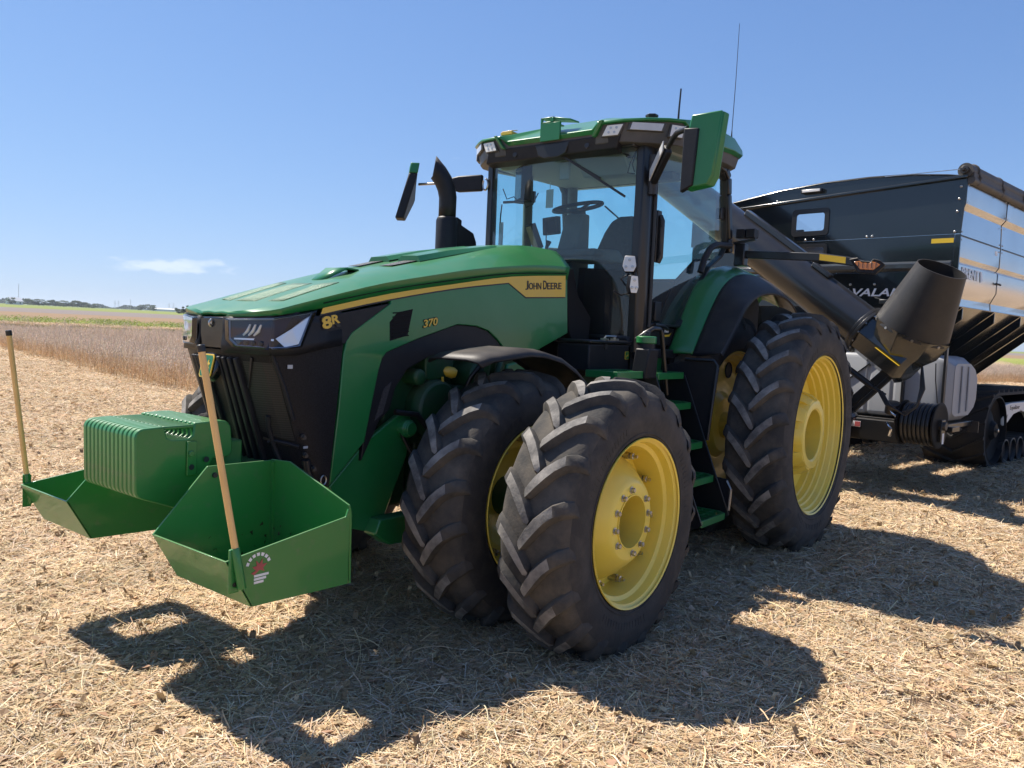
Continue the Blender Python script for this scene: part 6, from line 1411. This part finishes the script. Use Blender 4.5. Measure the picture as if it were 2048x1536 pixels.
def field_points(step, d0, d1, scale, nt_, pts, keep=1.0):
    x = CX-d1
    while x < CX+d1:
        y = CY-d1
        while y < CY+d1:
            px, py = x+rn.uniform(-.5, .5)*step, y+rn.uniform(-.5, .5)*step; d = math.hypot(px-CX, py-CY)
            if d0 <= d < d1 and seen(px, py) and not in_crop(px, py):
                n_ = math.sin(px*1.3+2*math.sin(py*.7))+math.sin(py*1.9+1.7*math.sin(px*.9+2))
                if rn.random() < keep*(.25 if n_ > 1.5 else 1): pts.append((px, py, terrain(px, py)-.003, rn.uniform(0, 6.28), scale*rn.uniform(.85, 1.2), rn.randrange(nt_)))
            y += step
        x += step
field_points(.23, 0, 6.5, .95, 6, pts); field_points(.30, 6.5, 13, 1.15, 6, pts); 
scatter('straw_litter', pts, tiles, label='chopped bean straw and dry leaves covering the harvested ground', category='straw')
pts = []; field_points(.85, 12.5, 30, 1.0, 4, pts); field_points(1.7, 30, 62, 1.5, 4, pts)
scatter('far_straw_litter', pts, far_tiles, label='chopped straw on the harvested ground farther away', category='straw')
# short stubble stalks
def stub(seed):
    r_ = random.Random(seed); p = PB()
    for _ in range(5):
        x, y = r_.uniform(-.12, .12), r_.uniform(-.03, .03); h = r_.uniform(.03, .09); w = r_.uniform(.002, .0035); lx, ly = r_.gauss(0, .25)*h, r_.gauss(0, .25)*h; c = vary((.34, .25, .16), r_)
        p.strip([(x-w, y, 0), (x+lx-w, y+ly, h)], [(x+w, y, 0), (x+lx+w, y+ly, h)], c); p.strip([(x, y-w, 0), (x+lx, y+ly-w, h)], [(x, y+w, 0), (x+lx, y+ly+w, h)], c)
    return p.mesh('stub', 'litter')
pts = []
for row in range(-40, 60):
    yy = row*.38
    for k in range(160):
        px = -22+k*.19+rn.uniform(-.09, .09); py = yy+rn.uniform(-.04, .04)
        if rn.random() < .45 and math.hypot(px-CX, py-CY) < 16 and seen(px, py) and not in_crop(px, py): pts.append((px, py, terrain(px, py), rn.uniform(-.3, .3), rn.uniform(.7, 1.2), rn.randrange(4)))
scatter('stubble', pts, [stub(40+i) for i in range(4)], label='short cut bean stalks standing in rows in the stubble', category='stubble')
# standing bean plants
def bean(seed, n, spread, rich=1.0):
    r_ = random.Random(seed); p = PB()
    for _ in range(n):
        x, y = r_.uniform(-spread, spread), r_.uniform(-spread, spread); h = r_.uniform(.58, .82); lx, ly = r_.gauss(0, .09), r_.gauss(0, .09); w = .0045
        pt_ = lambda t: (x+lx*t*t, y+ly*t*t, h*t)
        for ax_ in ((1, 0), (0, 1)):
            A = [pt_(t) for t in (0, .35, .7, 1)]
            for i in range(3):
                t = (i+.5)/3; c = tuple(a+(b_-a)*t for a, b_ in zip((.70, .48, .25), (.58, .49, .41)))
                c = vary(c, r_, .15)
                p.strip([(A[i][0]-ax_[0]*w, A[i][1]-ax_[1]*w, A[i][2]), (A[i+1][0]-ax_[0]*w, A[i+1][1]-ax_[1]*w, A[i+1][2])], [(A[i][0]+ax_[0]*w, A[i][1]+ax_[1]*w, A[i][2]), (A[i+1][0]+ax_[0]*w, A[i+1][1]+ax_[1]*w, A[i+1][2])], c)
        for _ in range(int(17*rich)):
            t = r_.uniform(.14, 1.0); q = pt_(t); a = r_.uniform(0, 6.28); l = r_.uniform(.035, .065); w2 = r_.uniform(.006, .011); o_ = r_.uniform(.01, .06)
            c = vary(tuple(a_+(b_-a_)*t for a_, b_ in zip((.66, .45, .24), (.60, .515, .44))), r_, .25)
            X, Y, Z = q[0]+math.cos(a)*o_, q[1]+math.sin(a)*o_, q[2]; ux, uy = math.cos(a), math.sin(a); up_ = r_.uniform(-.5, 1.0)
            B = (X+ux*l*.6, Y+uy*l*.6, Z+l*up_); p.face(((X, Y, Z), (X+ux*l*.3-uy*w2, Y+uy*l*.3+ux*w2, Z+l*up_*.5), B, (X+ux*l*.3+uy*w2, Y+uy*l*.3-ux*w2, Z+l*up_*.5)), c)
        for _ in range(3):   # side branches
            t = r_.uniform(.2, .6); q = pt_(t); a = r_.uniform(0, 6.28); l = r_.uniform(.10, .22); e_ = (q[0]+math.cos(a)*l*.6, q[1]+math.sin(a)*l*.6, q[2]+l*.8)
            p.strip([(q[0]-.003, q[1], q[2]), (e_[0]-.002, e_[1], e_[2])], [(q[0]+.003, q[1], q[2]), (e_[0]+.002, e_[1], e_[2])], vary((.45, .31, .18), r_))
    return p.mesh('bean_clump', 'bean_plant')
clumps = [bean(60+i, 8, .30) for i in range(6)]
pts = []
def edge_depth(x, y):   # rough distance behind the harvested edge
    return min(math.hypot(x-(x0+(x1-x0)*t/6), y-(y0+(y1-y0)*t/6)) for (x0, y0), (x1, y1) in zip(EDGE[:-1], EDGE[1:]) for t in range(7))
for gx_ in range(-140, 10):
    for gy_ in range(-140, 100):
        for sx, sy in ((0, 0), (.25, .25)):
            px, py = gx_*.5+sx+rn.uniform(-.2, .2), gy_*.5+sy+rn.uniform(-.2, .2); d = math.hypot(px-CX, py-CY)
            if not in_crop(px, py) or not seen(px, py, R(5)): continue
            a = (math.atan2(py-CY, px-CX)-FWD+math.pi) % (2*math.pi)-math.pi
            if -R(29) < a < R(14) and d > 12: continue       # wholly behind the machines
            ed = edge_depth(px, py)
            keep = 1.0 if ed < 4 else (.62 if d < 35 else .42)
            if rn.random() < keep: pts.append((px, py, terrain(px, py), rn.uniform(0, 6.28), rn.uniform(.88, 1.12)*(1 if ed < 4 else 1.12), rn.randrange(6)))
scatter('standing_beans', pts, clumps, label='standing ripe soybean crop beyond the harvested strip', category='crop')
# green weeds beyond the beans
def weed(seed):
    r_ = random.Random(seed); p = PB()
    for _ in range(46):
        x, y = r_.gauss(0, .35), r_.gauss(0, .35); z = r_.uniform(.05, .75); a = r_.uniform(0, 6.28); l = r_.uniform(.08, .2); c = vary(r_.choice([(.16, .22, .04), (.24, .27, .06), (.30, .30, .10), (.12, .17, .035)]), r_)
        p.face(((x, y, z), (x+math.cos(a)*l*.5-math.sin(a)*l*.3, y+math.sin(a)*l*.5+math.cos(a)*l*.3, z+l*.4), (x+math.cos(a)*l, y+math.sin(a)*l, z+l*.3), (x+math.cos(a)*l*.5+math.sin(a)*l*.3, y+math.sin(a)*l*.5-math.cos(a)*l*.3, z+l*.2)), c)
    return p.mesh('weed_clump', 'leaf')
TV = (-NV[1], NV[0])
pts = []
for k in range(1500):
    s = rn.uniform(58.5, 78); t = rn.uniform(-28, 24); px, py = CX+NV[0]*s+TV[0]*t, CY+NV[1]*s+TV[1]*t
    if seen(px, py): pts.append((px, py, terrain(px, py)-.45, rn.uniform(0, 6.28), rn.uniform(.55, 1.05), rn.randrange(4)))
scatter('weed_strip', pts, [weed(80+i) for i in range(4)], label='strip of green weeds beyond the ripe beans', category='weeds')

# ---- far trees, house, masts
def at_px(px, s):   # a place on the far land along the bearing of that picture column
    a = math.atan((px-1024)/1590.54); ang = FWD-a; k = s/(math.cos(ang)*NV[0]+math.sin(ang)*NV[1]); return CX+math.cos(ang)*k, CY+math.sin(ang)*k
def crown(seed, h, w, cone=False):
    r_ = random.Random(seed); p = PB(); lobes = []
    for _ in range(9):
        z = r_.uniform(.14, .85); rad = (.55*(1-z)+.12 if cone else r_.uniform(.2, .42)); a = r_.uniform(0, 6.28); rr0 = (0 if cone else r_.uniform(0, .34))
        lobes.append((math.cos(a)*rr0*w, math.sin(a)*rr0*w, z*h, rad*w*.8, rad*h*(.36 if not cone else .4)))
    for _ in range(900):
        lx, ly, lz, a_, b_ = r_.choice(lobes); v = Vector((r_.gauss(0, 1), r_.gauss(0, 1), r_.gauss(0, 1))).normalized()*r_.uniform(.55, 1.05)
        c = Vector((lx+v.x*a_, ly+v.y*a_, lz+v.z*b_)); u = Vector((r_.gauss(0, 1), r_.gauss(0, 1), r_.gauss(0, 1))).normalized(); w_ = u.cross(v).normalized(); sz = r_.uniform(.025, .06)*h
        col = vary(r_.choice([(.055, .085, .030), (.07, .105, .035), (.045, .07, .030), (.09, .115, .04)]), r_, .3)
        p.face((c+u*sz, c+w_*sz*.7, c-u*sz, c-w_*sz*.7), col)
    return p.mesh('crown', 'leaf')
def trunk_mesh(h):
    mm = MB(); mm.tube([(0, 0, -1), (.1, .05, h*.25), (0, .1, h*.5)], [h*.035, h*.025, h*.012], 8)
    for a in (.5, 2.4, 4.4): mm.tube([(.05, .05, h*.3), (math.cos(a)*h*.14, math.sin(a)*h*.14, h*.52)], [h*.014, h*.006], 6)
    return mm.mesh('trunk', 'bark', 40)
mat('bark', (.06, .045, .035), .9)
CR = [crown(100+i, 10, 10) for i in range(5)] + [crown(120, 10, 7, True)]
TRK = trunk_mesh(10)
def tree(px, s, h, wk, i, label, group):
    x, y = at_px(px, s); t = empty('conifer' if i == 5 else 'tree', (x, y, terrain(x, y)-.3), rn.uniform(0, 6)); tag(t, label, 'tree', group)
    o = inst('crown', CR[i], t, scale=(h/10*wk, h/10*wk, h/10)); inst('trunk', TRK, t, scale=(h/10, h/10, h/10)); return t
for k in range(13):
    px = 50+k*11.3+rn.uniform(-2, 2)
    lab = '%s tree from the left in the dark row of trees on the horizon' % ('first second third fourth fifth sixth seventh eighth ninth tenth eleventh'.split()[k]) if k < 11 else ('yellow-green tree near the right end of the horizon tree row' if k == 11 else 'dark tree at the right end of the horizon tree row')
    tree(px, 880+rn.uniform(-15, 40), rn.uniform(6.4, 7.6) if k < 11 else 5.6, 1.45, k % 5, lab, 'trees on the horizon')
tree(19, 900, 8.0, 1.2, 1, 'tree standing beside the white house on the horizon', None)
tree(278, 1000, 7.5, 1.3, 2, 'small round tree standing alone right of the horizon tree row', None)
tree(303, 1000, 7.4, 1.7, 3, 'wide low tree between the round tree and the conifers', None)
for k, (px, h, i) in enumerate(((352, 3.4, 0), (362, 4.2, 5), (371, 5.0, 5), (381, 4.7, 4), (391, 5.2, 2))):
    tree(px, 430, h, 1.15, i, ['low bush at the foot of the conifers by the hood', 'shorter conifer on the horizon by the tractor nose', 'taller conifer on the horizon by the tractor nose', 'grey-green tree behind the conifers by the nose', 'rounded tree just above the tractor headlight'][k], 'trees by the tractor nose')
# far wood as one mass
p = PB(); r_ = random.Random(9)
for k in range(2600):
    px = r_.uniform(-60, 520); s = r_.uniform(1500, 1580); x, y = at_px(px, s); hgt = (5+3.0*math.sin(px*.05)+2*math.sin(px*.13+1)) ; z = terrain(x, y)+r_.uniform(-1, 1)*hgt*.5+hgt*.5
    u = r_.uniform(1.2, 2.8); a = r_.uniform(0, 3.14); c = vary((.075, .10, .06), r_, .25); p.face(((x-math.cos(a)*u, y-math.sin(a)*u, z), (x, y, z-u*.7), (x+math.cos(a)*u, y+math.sin(a)*u, z), (x, y, z+u*.8)), c)
fwood = bpy.data.objects.new('far_wood', p.mesh('far_wood', 'leaf')); COL.objects.link(fwood); tag(fwood, 'low dark wood along the far horizon', 'wood', kind='stuff')
# house
x, y = at_px(25, 905); hz = terrain(x, y); hs = empty('house', (x, y, hz), R(20)); tag(hs, 'small white house on the far left horizon', 'house')
m = MB(); m.box((-6, -4, -.5), (6, 4, 3.2)); m.prism([(-6, -4, 3.2), (-6, 4, 3.2), (-6, 0, 6.4)], (12, 0, 0)); m.build('wall', 'house_white', hs)
m = MB(); m.prism([(-6.4, -4.6, 3.0), (-6.4, 0, 6.6), (-6.4, 4.6, 3.0), (-6.4, 4.6, 3.25), (-6.4, 0, 6.9), (-6.4, -4.6, 3.25)], (12.8, 0, 0)); m.build('roof', 'house_roof', hs)
for xx in (-3, 2.5):
    m = MB(); m.box((xx-.6, 4.0, 1.0), (xx+.6, 4.08, 2.4)); m.build('window', 'screen', hs)

x, y = at_px(323, 1150); sh_ = empty('farm_shed', (x, y, terrain(x, y)), R(-40)); tag(sh_, 'long low white farm shed on the horizon', 'shed')
m = MB(); m.box((-14, -5, -.5), (14, 5, 2.6)); m.build('wall', 'house_white', sh_); m = MB(); m.prism([(-14.3, -5.5, 2.5), (-14.3, 0, 4.0), (-14.3, 5.5, 2.5)], (28.6, 0, 0)); m.build('roof', 'house_roof', sh_)
# masts
for px, s, h, lab in ((33.5, 1200, 26, 'tall thin mast beside the house on the left horizon'), (257, 1300, 15, 'shorter thin mast on the horizon right of the tree row')):
    x, y = at_px(px, s); mt = empty('mast', (x, y, terrain(x, y)), 0); tag(mt, lab, 'mast', 'horizon masts')
    m = MB()
    for a in (0, 2.09, 4.19): m.tube([(.35*math.cos(a), .35*math.sin(a), -1), (.30*math.cos(a), .30*math.sin(a), h)], .09, 5)
    for k in range(int(h)): 
        a = (k % 3)*2.09; b_ = a+2.09; m.tube([(.35*math.cos(a), .35*math.sin(a), k), (.35*math.cos(b_), .35*math.sin(b_), k+1)], .05, 4)
    m.build('lattice', 'mast_grey', mt)
for k, px in enumerate((226, 233, 334, 343)):
    x, y = at_px(px, 1400); mt = empty('power_pylon', (x, y, terrain(x, y)+2), R(30)); tag(mt, '%s of the four faint power pylons on the far horizon' % ('leftmost', 'second from left', 'third from left', 'rightmost')[k], 'pylon', 'far power pylons')
    m = MB()
    for sx in (-1, 1): m.tube([(sx*1.6, 0, -3), (sx*.3, 0, 11)], .16, 4)
    for z, w in ((6, 4), (8.5, 3.2)): m.tube([(-w, 0, z), (w, 0, z)], .14, 4)
    m.build('lattice', 'mast_grey', mt)
# ------------------------------------------------------------------ air
hz_m = bpy.data.materials.new('haze_air'); hz_m.use_nodes = True; nt = hz_m.node_tree; nt.nodes.remove(nt.nodes['Principled BSDF'])
pv = nt.nodes.new('ShaderNodeVolumePrincipled'); pv.inputs['Color'].default_value = (.80, .88, 1.0, 1); pv.inputs['Density'].default_value = .00015; pv.inputs['Anisotropy'].default_value = .3
nt.links.new(pv.outputs[0], nt.nodes['Material Output'].inputs['Volume'])
m = MB(); m.box((-3200, -3200, -3), (2700, 2700, 45)); hz = m.build('haze', hz_m); tag(hz, 'thin bluish summer haze in the air', 'haze', kind='stuff')
